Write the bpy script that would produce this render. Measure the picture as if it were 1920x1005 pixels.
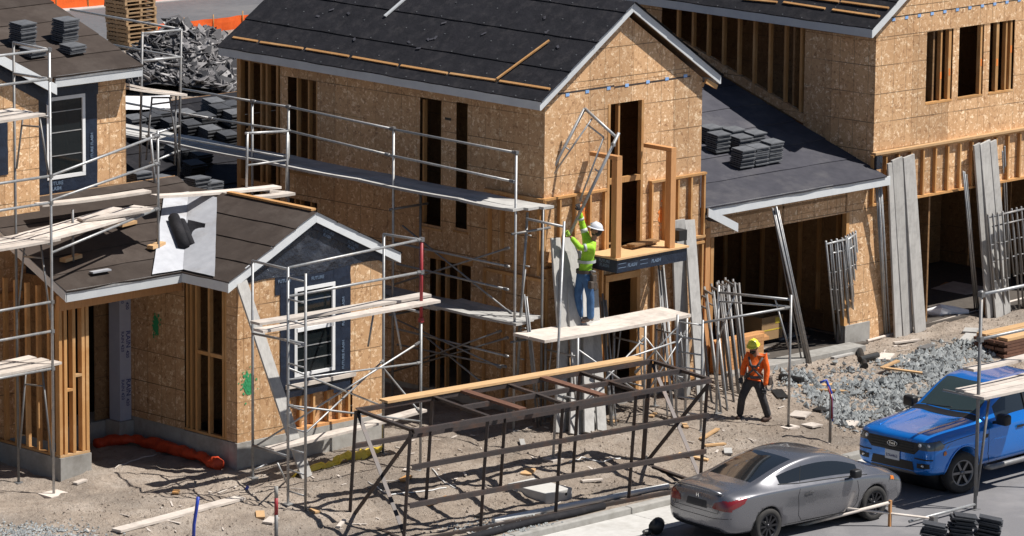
import bpy, bmesh, math, random
from mathutils import Vector, Matrix, noise as mnoise
rnd = random.Random(7)
scene = bpy.context.scene
for o in list(bpy.data.objects): bpy.data.objects.remove(o)
COL = scene.collection
# ------------------------------------------------------------------ camera
FPX, PW, PH = 8500.0, 1920.0, 1005.0
pit, yaw, rol = (math.radians(a) for a in (11.23, 45.47, 0.565))
fw = Vector((math.cos(yaw)*math.cos(pit), math.sin(yaw)*math.cos(pit), -math.sin(pit)))
_rt = Vector((math.sin(yaw), -math.cos(yaw), 0)); _up = _rt.cross(fw)
rt = math.cos(rol)*_rt + math.sin(rol)*_up
up = -math.sin(rol)*_rt + math.cos(rol)*_up
def ray(x, y): return (fw*FPX + rt*(x-PW/2) - up*(y-PH/2)).normalized()
CAM = -ray(1447, 1016)*83.0
cd = bpy.data.cameras.new('camera'); cam = bpy.data.objects.new('camera', cd); COL.objects.link(cam)
cd.sensor_width = 36; cd.lens = FPX/PW*36; cd.clip_start = 1; cd.clip_end = 2000
cam.matrix_world = Matrix(((rt.x, up.x, -fw.x, CAM.x), (rt.y, up.y, -fw.y, CAM.y), (rt.z, up.z, -fw.z, CAM.z), (0, 0, 0, 1)))
scene.camera = cam
# ------------------------------------------------------------------ light
SUN = Vector((0.88, -1.08, 2.2)).normalized()
w = bpy.data.worlds.new('World'); scene.world = w; w.use_nodes = True
nt = w.node_tree; sky = nt.nodes.new('ShaderNodeTexSky'); sky.sky_type = 'NISHITA'; sky.sun_disc = False; sky.air_density = .8; sky.dust_density = .3
sky.sun_elevation = math.asin(SUN.z); sky.sun_rotation = math.atan2(SUN.x, SUN.y)
nt.links.new(sky.outputs[0], nt.nodes['Background'].inputs[0]); nt.nodes['Background'].inputs[1].default_value = 0.05
sl = bpy.data.lights.new('sun', 'SUN'); sl.energy = 5.0; sl.angle = math.radians(0.53); sl.color = (1, 0.955, 0.89)
so = bpy.data.objects.new('sun', sl); COL.objects.link(so); so.rotation_euler = (-SUN).to_track_quat('-Z', 'Y').to_euler()
so.location = (0, 0, 60)
scene.view_settings.view_transform = 'Standard'; scene.view_settings.look = 'None'
scene.view_settings.exposure = 0.4; scene.view_settings.gamma = 1; scene.view_settings.use_curve_mapping = False
# ------------------------------------------------------------------ pixel -> place
def PA(x, y, ax, v):
    d = ray(x, y); return CAM + d*((v-CAM[ax])/d[ax])
def PX(x, y, v): return PA(x, y, 0, v)
def PY(x, y, v): return PA(x, y, 1, v)
def PZ(x, y, v): return PA(x, y, 2, v)
def PP(x, y, p0, n):
    d = ray(x, y); return CAM + d*((Vector(p0)-CAM).dot(n)/d.dot(n))
def sst(a, b, t):
    t = min(1, max(0, (t-a)/(b-a))); return t*t*(3-2*t)
def gz(x, y):
    z = 0.13 + 0.37*sst(3.9, 8.0, y) if y > 3.2 else -0.12
    if y > 3.35:
        k = min(1, (y-3.35)/0.5)
        z += k*(0.06*mnoise.noise((x*.7, y*.7, 1.3)) + 0.05*mnoise.noise((x*2.0, y*2.4, 4)) + 0.03*mnoise.noise((x*5, y*5, 9)) + .035*max(0, mnoise.noise((x*9, y*9, 3))) - .04*max(0, mnoise.noise((x*.5+y*.9, y*3.2-x*.4, 6))))
        z += .10*math.exp(-((x-6.0)**2+(y-4.6)**2)/.8) + .12*math.exp(-((x-2.6)**2/3+(y-6.2)**2)/.5)
    return z
def G(x, y, dz=0):
    z = .4
    for _ in range(12):
        p = PZ(x, y, z+dz); z = gz(p.x, p.y)
    p.z = z+dz; return p
def onG(x, y, dz=0): return Vector((x, y, gz(x, y)+dz))
def proj(p):
    q = Vector(p)-CAM; d = q.dot(fw); return PW/2+FPX*q.dot(rt)/d, PH/2-FPX*q.dot(up)/d
def zat(x, y, py):
    a, b = -2., 14.
    for _ in range(40):
        m = (a+b)/2
        if proj((x, y, m))[1] > py: a = m
        else: b = m
    return (a+b)/2
def on(post, py): return Vector((post[0], post[1], zat(post[0], post[1], py)))
# ------------------------------------------------------------------ mesh helpers
class M:
    def __init__(s): s.v = []; s.f = []
    def add(s, vs, fs):
        b = len(s.v); s.v += [Vector(v) for v in vs]; s.f += [tuple(b+i for i in f) for f in fs]; return s
    def box(s, a, b):
        (x0, y0, z0), (x1, y1, z1) = a, b
        return s.add([(x0,y0,z0),(x1,y0,z0),(x1,y1,z0),(x0,y1,z0),(x0,y0,z1),(x1,y0,z1),(x1,y1,z1),(x0,y1,z1)],
                     [(0,3,2,1),(4,5,6,7),(0,1,5,4),(1,2,6,5),(2,3,7,6),(3,0,4,7)])
    def beam(s, p, q, wd, ht, upv=(0, 0, 1), off=(0, 0)):
        p, q = Vector(p), Vector(q); d = (q-p).normalized(); u = Vector(upv); u = u-d*u.dot(d)
        if u.length < 1e-3: u = Vector((0, 1, 0))-d*d.y
        u.normalize(); r = d.cross(u)
        vs = []
        for c in (p, q):
            for a, b in ((-1,-1),(1,-1),(1,1),(-1,1)): vs.append(c+r*(a*wd/2+off[0])+u*(b*ht/2+off[1]))
        return s.add(vs, [(0,1,2,3),(7,6,5,4),(0,4,5,1),(1,5,6,2),(2,6,7,3),(3,7,4,0)])
    def path(s, pts, r, n=8, cap=True):
        pts = [Vector(p) for p in pts]; rings = []; u = None
        for i, p in enumerate(pts):
            d = (pts[min(i+1, len(pts)-1)]-pts[max(i-1, 0)]).normalized()
            if u is None: u = d.orthogonal()
            u = (u-d*u.dot(d)).normalized(); t = d.cross(u)
            rr = r[i] if isinstance(r, (list, tuple)) else r
            rings.append([p+(u*math.cos(2*math.pi*k/n)+t*math.sin(2*math.pi*k/n))*rr for k in range(n)])
        vs = [v for g in rings for v in g]; fs = []
        for i in range(len(pts)-1):
            for k in range(n): fs.append((i*n+k, i*n+(k+1) % n, (i+1)*n+(k+1) % n, (i+1)*n+k))
        if cap: fs += [tuple(range(n))[::-1], tuple((len(pts)-1)*n+k for k in range(n))]
        return s.add(vs, fs)
    def tube(s, p, q, r, n=8): return s.path([p, q], r, n)
    def prism(s, poly, vec):
        n = len(poly); vec = Vector(vec); P = [Vector(p) for p in poly]
        return s.add(P+[p+vec for p in P], [tuple(range(n))[::-1], tuple(range(n, 2*n))]+[(i, (i+1) % n, n+(i+1) % n, n+i) for i in range(n)])
    def mesh(s, name='mesh'):
        me = bpy.data.meshes.new(name); me.from_pydata([tuple(v) for v in s.v], [], s.f)
        bm = bmesh.new(); bm.from_mesh(me); bmesh.ops.recalc_face_normals(bm, faces=bm.faces); bm.to_mesh(me); bm.free()
        return me
    def build(s, name, mat, par=None, smooth=False, kind=None): return link(name, s.mesh(name), mat, par, smooth, kind)
def link(name, me, mat, par=None, smooth=False, kind=None):
    if mat is not None and not me.materials: me.materials.append(mat)
    if smooth: me.polygons.foreach_set('use_smooth', [True]*len(me.polygons))
    o = bpy.data.objects.new(name, me); COL.objects.link(o)
    if par is not None:
        o.parent = par
        o.matrix_parent_inverse = world_of(par).inverted()
    if kind: o['kind'] = kind
    return o
def world_of(o):
    m = o.matrix_basis.copy()
    if o.parent is not None: m = world_of(o.parent) @ o.matrix_parent_inverse @ m
    return m
def tag(o, label, cat, group=None):
    o['label'] = label; o['category'] = cat
    if group: o['group'] = group
    return o
def thing(name, label, cat, loc=(0, 0, 0), group=None):
    o = bpy.data.objects.new(name, None); COL.objects.link(o); o.location = Vector(loc); o.empty_display_size = .3
    return tag(o, label, cat, group)
def recenter(o, loc=None):
    """move a single-mesh thing's origin to its base"""
    me = o.data; co = [v.co for v in me.vertices]
    c = Vector((sum(v.x for v in co)/len(co), sum(v.y for v in co)/len(co), min(v.z for v in co)))
    me.transform(Matrix.Translation(-c)); o.location = c; return o
def struct(o): o['kind'] = 'structure'; return o
def one(name, mb, mat, label, cat, group=None, smooth=False, bevel=0):
    o = mb.build(name, mat, None, smooth); tag(o, label, cat, group); recenter(o)
    if bevel: bev(o, bevel)
    return o
def bev(o, wd, seg=2):
    m = o.modifiers.new('bevel', 'BEVEL'); m.width = wd; m.segments = seg; m.limit_method = 'ANGLE'; return o
def evalmesh(o):
    dg = bpy.context.evaluated_depsgraph_get(); dg.update(); return bpy.data.meshes.new_from_object(o.evaluated_get(dg))
# ------------------------------------------------------------------ materials
def newmat(name):
    m = bpy.data.materials.new(name); m.use_nodes = True; return m, m.node_tree, m.node_tree.nodes['Principled BSDF']
def N(nt, t, **kw):
    n = nt.nodes.new(t)
    for k, v in kw.items():
        if k.startswith('i_'): n.inputs[int(k[2:])].default_value = v
        else: setattr(n, k, v)
    return n
def mapped(nt, sc=(1, 1, 1), rot=(0, 0, 0), coord='Object'):
    tc = N(nt, 'ShaderNodeTexCoord'); mp = N(nt, 'ShaderNodeMapping')
    mp.inputs['Scale'].default_value = sc; mp.inputs['Rotation'].default_value = rot
    nt.links.new(tc.outputs[coord], mp.inputs[0]); return mp.outputs[0]
def noise(nt, vec, scale, detail=4, rough=.55, dist=0):
    n = N(nt, 'ShaderNodeTexNoise'); n.inputs['Scale'].default_value = scale; n.inputs['Detail'].default_value = detail
    n.inputs['Roughness'].default_value = rough; n.inputs['Distortion'].default_value = dist
    if vec: nt.links.new(vec, n.inputs['Vector'])
    return n.outputs[0]
def ramp(nt, fac, stops):
    r = N(nt, 'ShaderNodeValToRGB'); e = r.color_ramp.elements
    while len(e) < len(stops): e.new(.5)
    for k, (p, c) in enumerate(stops): e[k].position = p; e[k].color = (*c, 1) if len(c) == 3 else c
    nt.links.new(fac, r.inputs[0]); return r.outputs[0]
def mixc(nt, a, b, fac, mode='MIX'):
    m = N(nt, 'ShaderNodeMix', data_type='RGBA', blend_type=mode)
    for sock, v in ((m.inputs['Factor'], fac), (m.inputs['A'], a), (m.inputs['B'], b)):
        if hasattr(v, 'node'): nt.links.new(v, sock)
        else: sock.default_value = v if isinstance(v, (int, float)) else (*v, 1)
    return m.outputs['Result']
def math2(nt, op, a, b=None, c=None):
    m = N(nt, 'ShaderNodeMath', operation=op)
    for i, v in enumerate((a, b, c)):
        if v is None: continue
        if hasattr(v, 'node'): nt.links.new(v, m.inputs[i])
        else: m.inputs[i].default_value = v
    return m.outputs[0]
def bump(nt, bs, h, strength, dist=.01):
    b = N(nt, 'ShaderNodeBump'); b.inputs['Strength'].default_value = strength; b.inputs['Distance'].default_value = dist
    nt.links.new(h, b.inputs['Height']); nt.links.new(b.outputs[0], bs.inputs['Normal'])
def mk(name, c1, c2, scale=6, rough=.8, metal=0, bmp=.2, stretch=(1, 1, 1), c3=None, s3=1.2, spec=.5, coat=0, bdist=.01):
    m, nt, bs = newmat(name); v = mapped(nt, stretch)
    n = noise(nt, v, scale, 6, .65)
    col = mixc(nt, c1, c2, ramp(nt, n, [(.32, (0, 0, 0)), (.68, (1, 1, 1))]))
    if c3:
        n3 = noise(nt, mapped(nt), s3, 5, .7); col = mixc(nt, col, c3, ramp(nt, n3, [(.5, (0, 0, 0)), (.72, (1, 1, 1))]))
    oi = N(nt, 'ShaderNodeObjectInfo'); hv = N(nt, 'ShaderNodeHueSaturation')
    nt.links.new(math2(nt, 'MULTIPLY_ADD', oi.outputs['Random'], .3, .85), hv.inputs['Value']); nt.links.new(col, hv.inputs['Color'])
    nt.links.new(hv.outputs[0], bs.inputs['Base Color'])
    bs.inputs['Roughness'].default_value = rough; bs.inputs['Metallic'].default_value = metal
    bs.inputs['Specular IOR Level'].default_value = spec; bs.inputs['Coat Weight'].default_value = coat; bs.inputs['Coat Roughness'].default_value = .05
    if bmp: bump(nt, bs, n, bmp, bdist)
    return m
def osb(name, light, mid, dark, lines=.95):
    m, nt, bs = newmat(name); v = mapped(nt)
    cols = []
    for k, (sc, off) in enumerate(((12, 0), (19, 7.3))):
        vo = N(nt, 'ShaderNodeTexVoronoi'); vo.inputs['Scale'].default_value = sc; vo.inputs['Randomness'].default_value = 1
        wv = N(nt, 'ShaderNodeVectorMath', operation='ADD'); nt.links.new(v, wv.inputs[0])
        nz = N(nt, 'ShaderNodeTexNoise'); nz.inputs['Scale'].default_value = 5; nt.links.new(v, nz.inputs['Vector'])
        sc2 = N(nt, 'ShaderNodeVectorMath', operation='SCALE'); nt.links.new(nz.outputs['Color'], sc2.inputs[0]); sc2.inputs['Scale'].default_value = .25
        nt.links.new(sc2.outputs[0], wv.inputs[1]); nt.links.new(wv.outputs[0], vo.inputs['Vector'])
        sub = N(nt, 'ShaderNodeVectorMath', operation='SUBTRACT'); nt.links.new(v, sub.inputs[0]); nt.links.new(vo.outputs['Position'], sub.inputs[1])
        rot = N(nt, 'ShaderNodeVectorRotate', rotation_type='AXIS_ANGLE'); rot.inputs['Axis'].default_value = (.7071, .7071, 0)
        sx = N(nt, 'ShaderNodeSeparateColor'); nt.links.new(vo.outputs['Color'], sx.inputs[0])
        nt.links.new(math2(nt, 'MULTIPLY', sx.outputs[0], 3.14), rot.inputs['Angle']); nt.links.new(v, rot.inputs['Vector'])
        mp = N(nt, 'ShaderNodeMapping'); mp.inputs['Scale'].default_value = (12, 12, 80); mp.inputs['Location'].default_value = (off, 0, 0)
        nt.links.new(rot.outputs[0], mp.inputs[0])
        st = noise(nt, mp.outputs[0], 1, 3, .6)
        val = math2(nt, 'ADD', math2(nt, 'MULTIPLY', sx.outputs[1], .5), math2(nt, 'MULTIPLY', st, .55))
        cols.append(val)
    pick = noise(nt, v, 13, 2)
    val = N(nt, 'ShaderNodeMix', data_type='FLOAT'); nt.links.new(ramp(nt, pick, [(.45, (0, 0, 0)), (.55, (1, 1, 1))]), val.inputs[0])
    nt.links.new(cols[0], val.inputs[2]); nt.links.new(cols[1], val.inputs[3])
    col = ramp(nt, val.outputs[0], [(.20, dark), (.40, mid), (.64, mid), (.82, light)])
    big = noise(nt, v, 1.1, 3); col = mixc(nt, col, (.62, .5, .38), math2(nt, 'MULTIPLY', ramp(nt, big, [(.4, (0, 0, 0)), (.75, (1, 1, 1))]), .35), 'MULTIPLY')
    # printed nailing lines
    sp = N(nt, 'ShaderNodeSeparateXYZ'); nt.links.new(v, sp.inputs[0])
    xy = math2(nt, 'ADD', sp.outputs[0], sp.outputs[1])
    la = math2(nt, 'LESS_THAN', math2(nt, 'PINGPONG', xy, .203), .0075)
    lb = math2(nt, 'LESS_THAN', math2(nt, 'PINGPONG', math2(nt, 'ADD', sp.outputs[2], math2(nt, 'MULTIPLY', xy, .012)), .305), .0085)
    ln = math2(nt, 'MULTIPLY', math2(nt, 'MAXIMUM', math2(nt, 'MULTIPLY', la, .6), lb), math2(nt, 'MULTIPLY', ramp(nt, noise(nt, v, .8, 2), [(.35, (.15, .15, .15)), (.55, (1, 1, 1))]), lines))
    col = mixc(nt, col, (.14, .085, .04), ln)
    oi = N(nt, 'ShaderNodeObjectInfo'); hv = N(nt, 'ShaderNodeHueSaturation')
    nt.links.new(math2(nt, 'MULTIPLY_ADD', oi.outputs['Random'], .34, .83), hv.inputs['Value']); nt.links.new(col, hv.inputs['Color'])
    nt.links.new(hv.outputs[0], bs.inputs['Base Color']); bs.inputs['Roughness'].default_value = .62
    bump(nt, bs, val.outputs[0], .25, .004); return m
MT = {}
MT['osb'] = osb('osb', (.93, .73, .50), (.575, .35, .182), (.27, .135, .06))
MT['osb_dark'] = osb('osb_shaded', (.36, .22, .11), (.25, .14, .06), (.12, .06, .025))  # darker strand board, the shade of rooms and undersides put into its colour
MT['stud'] = mk('stud', (.50, .27, .10), (.40, .20, .07), 5, .7, bmp=.15, stretch=(6, 6, .6), c3=(.58, .36, .17))
MT['pine'] = mk('pine', (.58, .38, .20), (.47, .28, .13), 5, .7, bmp=.15, stretch=(1, 9, 9))
MT['fir'] = mk('fir', (.56, .29, .12), (.44, .21, .08), 5, .7, bmp=.12, stretch=(8, 8, .7))
MT['fascia'] = mk('primed_board', (.60, .62, .63), (.52, .54, .56), 3, .6, bmp=.05)
MT['white'] = mk('white_vinyl', (.78, .78, .78), (.70, .71, .72), 3, .45, bmp=.02)
MT['felt'] = mk('black_felt', (.0095, .0095, .0125), (.016, .0155, .0195), 3, .8, bmp=.6, c3=(.030, .028, .031), s3=3.5, spec=.25, bdist=.05)
MT['felt_brown'] = mk('brown_felt', (.040, .030, .025), (.057, .044, .037), 3, .9, bmp=.4, c3=(.072, .058, .05), s3=1.1, spec=.25, bdist=.02)
MT['felt_grey'] = mk('grey_felt', (.046, .046, .057), (.066, .065, .078), 3, .9, bmp=.25, c3=(.095, .092, .10), s3=1.1, spec=.25, bdist=.02)
MT['membrane'] = mk('grey_membrane', (.42, .43, .46), (.34, .35, .38), 4, .7, bmp=.1, c3=(.28, .27, .27))
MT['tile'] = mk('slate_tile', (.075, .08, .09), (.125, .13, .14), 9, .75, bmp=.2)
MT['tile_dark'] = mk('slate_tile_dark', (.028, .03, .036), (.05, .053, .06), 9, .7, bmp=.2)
MT['conc'] = mk('concrete', (.36, .35, .33), (.27, .26, .24), 5, .9, bmp=.3, c3=(.20, .185, .165), s3=1.4)
MT['conc_light'] = mk('gutter_concrete', (.50, .49, .47), (.42, .41, .39), 5, .9, bmp=.15, c3=(.34, .325, .30), s3=.9)
MT['asphalt'] = mk('asphalt', (.225, .22, .23), (.17, .167, .175), 40, .85, bmp=.25, c3=(.27, .262, .268), s3=.5)
MT['asphalt_far'] = mk('far_asphalt', (.125, .125, .132), (.095, .095, .10), 4, .85, bmp=.1, c3=(.16, .155, .155), s3=.2)
MT['galv'] = mk('galvanised_tube', (.42, .425, .43), (.30, .305, .31), 14, .5, metal=.55, bmp=.15, c3=(.50, .47, .43), s3=6)
MT['galv_old'] = mk('weathered_tube', (.24, .24, .245), (.16, .16, .16), 12, .55, metal=.5, bmp=.2, c3=(.30, .27, .24), s3=6)
MT['red_paint'] = mk('red_paint', (.35, .03, .04), (.25, .025, .03), 10, .5, bmp=.1)
MT['plank'] = mk('weathered_plank', (.62, .56, .50), (.50, .44, .39), 4, .85, bmp=.25, stretch=(1, 1, 4), c3=(.38, .33, .29), s3=2.2)
MT['plank_grey'] = mk('grey_plank', (.43, .42, .40), (.34, .33, .315), 4, .85, bmp=.25, stretch=(5, 5, .6), c3=(.25, .24, .23), s3=2)
MT['deck_grey'] = mk('ply_deck', (.50, .49, .47), (.41, .40, .385), 4, .8, bmp=.15, c3=(.32, .31, .30))  # neutral grey of the long scaffold's deck boards
MT['rust'] = mk('primer_steel', (.068, .055, .052), (.05, .042, .041), 8, .55, metal=.3, bmp=.15, c3=(.10, .058, .042), s3=3)
MT['rust_plank'] = mk('brown_channel', (.16, .075, .045), (.11, .05, .033), 8, .7, bmp=.15)
MT['foil'] = mk('blue_flashing', (.007, .012, .026), (.014, .022, .042), 5, .42, bmp=.8, bdist=.03)
MT['foil_black'] = mk('black_membrane', (.016, .02, .03), (.03, .035, .048), 2.2, .2, bmp=.9, bdist=.14, c3=(.06, .068, .085), s3=2.2)
MT['ink_blue'] = mk('print_light_blue', (.15, .205, .29), (.08, .12, .18), 5, .6, bmp=0)
MT['ink_navy'] = mk('print_navy', (.05, .06, .20), (.04, .05, .16), 5, .6, bmp=0)
MT['wrap'] = mk('house_wrap', (.42, .44, .52), (.36, .38, .47), 3, .5, bmp=.2, bdist=.02)
MT['tape'] = mk('blue_tag', (.25, .42, .72), (.22, .38, .66), 5, .5, bmp=0)
MT['orange'] = mk('orange_plastic', (.85, .14, .015), (.75, .10, .01), 4, .5, bmp=.3, bdist=.03)
MT['orange_dim'] = mk('orange_netting', (.62, .065, .015), (.48, .045, .012), 14, .6, bmp=.6, bdist=.03)
MT['yellow'] = mk('yellow_plastic', (.72, .56, .07), (.62, .45, .05), 6, .45, bmp=.6, bdist=.03)
MT['blue_pipe'] = mk('blue_pipe', (.02, .06, .42), (.02, .05, .34), 6, .4, bmp=0)
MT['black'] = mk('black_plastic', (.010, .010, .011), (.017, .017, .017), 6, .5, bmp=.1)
MT['white_pipe'] = mk('white_pipe', (.76, .76, .75), (.66, .66, .65), 5, .4, bmp=0)
MT['card'] = mk('cardboard', (.40, .25, .12), (.35, .21, .10), 5, .8, bmp=.05)
MT['spray_green'] = mk('green_spray', (.03, .32, .13), (.04, .26, .10), 14, .7, bmp=0)
MT['spray_orange'] = mk('orange_spray', (.80, .20, .03), (.72, .24, .05), 14, .7, bmp=0)
MT['rock'] = mk('grey_rock', (.32, .34, .345), (.22, .235, .24), 7, .85, bmp=.4, c3=(.42, .43, .42), s3=4)
MT['shard'] = mk('tile_shard', (.05, .05, .055), (.09, .088, .092), 3, .8, bmp=.2)
MT['shard_mid'] = mk('tile_shard_mid', (.14, .135, .14), (.20, .19, .19), 3, .8, bmp=.2)
MT['shard_light'] = mk('tile_shard_light', (.30, .29, .29), (.36, .345, .34), 3, .8, bmp=.2)
MT['pallet'] = mk('pallet_wood', (.40, .27, .15), (.30, .19, .10), 5, .8, bmp=.2, stretch=(2, 2, 8))
MT['tarp'] = mk('white_sheet', (.74, .74, .76), (.68, .68, .70), 2, .6, bmp=.2, bdist=.05)
def glassmat():
    m, nt, bs = newmat('window_glass'); bs.inputs['Base Color'].default_value = (.012, .016, .018, 1); bs.inputs['Roughness'].default_value = .04
    bs.inputs['Alpha'].default_value = .8; bs.inputs['Specular IOR Level'].default_value = .3; return m
MT['glass'] = glassmat()
def soilmat():
    m, nt, bs = newmat('soil'); v = mapped(nt)
    n1 = noise(nt, v, 1.1, 8, .65); n2 = noise(nt, v, 9, 6, .7); n3 = noise(nt, v, 45, 3, .6)
    c = ramp(nt, n1, [(.30, (.29, .235, .19)), (.5, (.42, .35, .288)), (.70, (.52, .45, .385))])
    c = mixc(nt, c, (.235, .185, .148), ramp(nt, n2, [(.52, (0, 0, 0)), (.70, (.85, .85, .85))]))
    n4 = noise(nt, v, .35, 4, .6); c = mixc(nt, c, (.25, .215, .185), ramp(nt, n4, [(.48, (0, 0, 0)), (.62, (.7, .7, .7))]))
    # churned, moist earth in front of the main house and along the garages
    sp = N(nt, 'ShaderNodeSeparateXYZ'); nt.links.new(v, sp.inputs[0])
    def sstep(x, a, b):
        mr = N(nt, 'ShaderNodeMapRange', interpolation_type='SMOOTHSTEP'); mr.inputs['From Min'].default_value = a; mr.inputs['From Max'].default_value = b; nt.links.new(x, mr.inputs['Value']); return mr.outputs[0]
    wob = math2(nt, 'MULTIPLY_ADD', noise(nt, v, .8, 5, .65), 3.2, -1.6)
    zx = math2(nt, 'ADD', sp.outputs[0], wob)
    zone = math2(nt, 'MULTIPLY', sstep(zx, -6.2, -4.4), math2(nt, 'SUBTRACT', 1.0, sstep(zx, 6.5, 9.0)))
    c = mixc(nt, c, (.52, .50, .47), math2(nt, 'MULTIPLY', zone, .3), 'MULTIPLY')
    vo = N(nt, 'ShaderNodeTexVoronoi'); vo.inputs['Scale'].default_value = 16; nt.links.new(v, vo.inputs['Vector'])
    peb = math2(nt, 'LESS_THAN', vo.outputs['Distance'], .17)
    sx = N(nt, 'ShaderNodeSeparateColor'); nt.links.new(vo.outputs['Color'], sx.inputs[0])
    peb = math2(nt, 'MULTIPLY', peb, math2(nt, 'GREATER_THAN', sx.outputs[0], .72))
    c = mixc(nt, c, (.58, .55, .52), math2(nt, 'MULTIPLY', peb, .8))
    nt.links.new(c, bs.inputs['Base Color']); bs.inputs['Roughness'].default_value = .95; bs.inputs['Specular IOR Level'].default_value = .2
    h = math2(nt, 'ADD', math2(nt, 'MULTIPLY', n2, 1.0), math2(nt, 'MULTIPLY', n3, .35)); h = math2(nt, 'ADD', h, math2(nt, 'MULTIPLY', peb, .3))
    bump(nt, bs, h, 1.0, .09); return m
MT['soil'] = soilmat()
MT['soil_dark'] = mk('dark_soil', (.07, .06, .052), (.10, .085, .072), 6, .95, bmp=.5, bdist=.03)  # soil in a darker colour for the garage floors
# ------------------------------------------------------------------ ground, road, kerb
def axis(segs):
    out = []
    for a, b, st in segs:
        n = max(1, round((b-a)/st)); out += [a+(b-a)*i/n for i in range(n)]
    return out+[segs[-1][1]]
gx = axis([(-260, -60, 40), (-60, -13, 8), (-13, 21, .11), (21, 80, 8), (80, 420, 40)])
gy = axis([(-260, -40, 40), (-40, 3.2, 6), (3.2, 13.5, .11), (13.5, 90, 6), (90, 420, 40)])
gm = M(); gm.v = [Vector((x, y, gz(x, y) if -13 <= x <= 21 and y <= 13.5 else (.5 if y > 3.2 else -.12))) for y in gy for x in gx]
nx = len(gx); gm.f = [(j*nx+i, j*nx+i+1, (j+1)*nx+i+1, (j+1)*nx+i) for j in range(len(gy)-1) for i in range(nx-1)]
struct(gm.build('ground', MT['soil'], smooth=True))
struct(M().box((-120, -60, -.3), (200, 1.95, 0)).build('road', MT['asphalt']))
struct(M().box((-120, 1.955, -.3), (200, 3.12, -.012)).build('gutter_bed', MT['conc']))
def empty(name, loc=(0, 0, 0)):
    o = bpy.data.objects.new(name, None); COL.objects.link(o); o.location = loc; return o
gutter = struct(empty('gutter')); kerb = struct(empty('kerb'))
for k in range(-1, 5):
    x0 = -6.55+3.05*k
    M().box((x0+.006, 1.96, -.2), (x0+3.044, 3.12, .006)).build('slab', MT['conc_light'], gutter)
    bev(M().box((x0+.005, 3.125, -.2), (x0+3.045, 3.33, .135)).build('kerb_block', MT['conc'], kerb), .025)
# far road and pavement beyond the lots
fr = M(); a, b, c, d = PZ(90, 25, .52), PZ(560, -20, .52), PZ(640, 40, .52), PZ(120, 78, .52)
e1 = (b-a).normalized()
fr.prism([a-e1*60, b+e1*90, c+e1*90, d-e1*60], (0, 0, -.1)); struct(fr.build('far_road', MT['asphalt_far']))
a2, b2 = PZ(90, 14, .55), PZ(560, -32, .55)
struct(M().prism([a2-e1*60, b2+e1*90, b+e1*90+Vector((0, 0, .03)), a-e1*60+Vector((0, 0, .03))], (0, 0, -.12)).build('far_pavement', MT['conc_light']))
# ------------------------------------------------------------------ house building helpers
def clip(poly, a, b, c):      # keep a*u+b*z<=c
    out = []
    for i in range(len(poly)):
        p, q = poly[i], poly[(i+1) % len(poly)]
        dp, dq = a*p[0]+b*p[1]-c, a*q[0]+b*q[1]-c
        if dp <= 0: out.append(p)
        if (dp < 0 < dq) or (dq < 0 < dp):
            t = dp/(dp-dq); out.append((p[0]+(q[0]-p[0])*t, p[1]+(q[1]-p[1])*t))
    return out
def area(p): return abs(sum(p[i][0]*p[(i+1) % len(p)][1]-p[(i+1) % len(p)][0]*p[i][1] for i in range(len(p))))/2
def wall(par, ax, const, u0, u1, z0, z1, opens=(), th=.014, mat='osb', pw=1.22, ph=2.44, planes=(), zo=None, name='osb_panel'):
    zs0 = z0 if zo is None else zo
    us = [u0]; 
    while us[-1] < u1-.02: us.append(min(u1, us[-1]+pw))
    zz = [z0]; k = zs0+ph
    while k < z1-.05:
        if k > z0+.05: zz.append(k)
        k += ph
    zz.append(z1)
    g = .004
    for i in range(len(us)-1):
        for j in range(len(zz)-1):
            a, b, c, d = us[i]+g, us[i+1]-g, zz[j]+g, zz[j+1]-g
            cu = sorted({a, b, *[min(b, max(a, e)) for o in opens for e in o[:2]]}); cz = sorted({c, d, *[min(d, max(c, e)) for o in opens for e in o[2:]]})
            m = M()
            for p in range(len(cu)-1):
                for q in range(len(cz)-1):
                    mu, mz = (cu[p]+cu[p+1])/2, (cz[q]+cz[q+1])/2
                    if any(o[0] < mu < o[1] and o[2] < mz < o[3] for o in opens): continue
                    pl = [(cu[p], cz[q]), (cu[p+1], cz[q]), (cu[p+1], cz[q+1]), (cu[p], cz[q+1])]
                    for h in planes:
                        if len(pl) > 2: pl = clip(pl, *h)
                    if len(pl) < 3 or area(pl) < 1e-4: continue
                    if ax == 'Y': m.prism([(u, const, z) for u, z in pl], (0, th, 0))
                    else: m.prism([(const, u, z) for u, z in pl], (th, 0, 0))
            if m.f: m.build(name, MT[mat], par)
def bx(par, name, a, b, mat='stud'): return M().box([min(p, q) for p, q in zip(a, b)], [max(p, q) for p, q in zip(a, b)]).build(name, MT[mat] if isinstance(mat, str) else mat, par)
def bm_(par, name, p, q, wd, ht, mat='stud', upv=(0, 0, 1), off=(0, 0)): return M().beam(p, q, wd, ht, upv, off).build(name, MT[mat], par)
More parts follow.
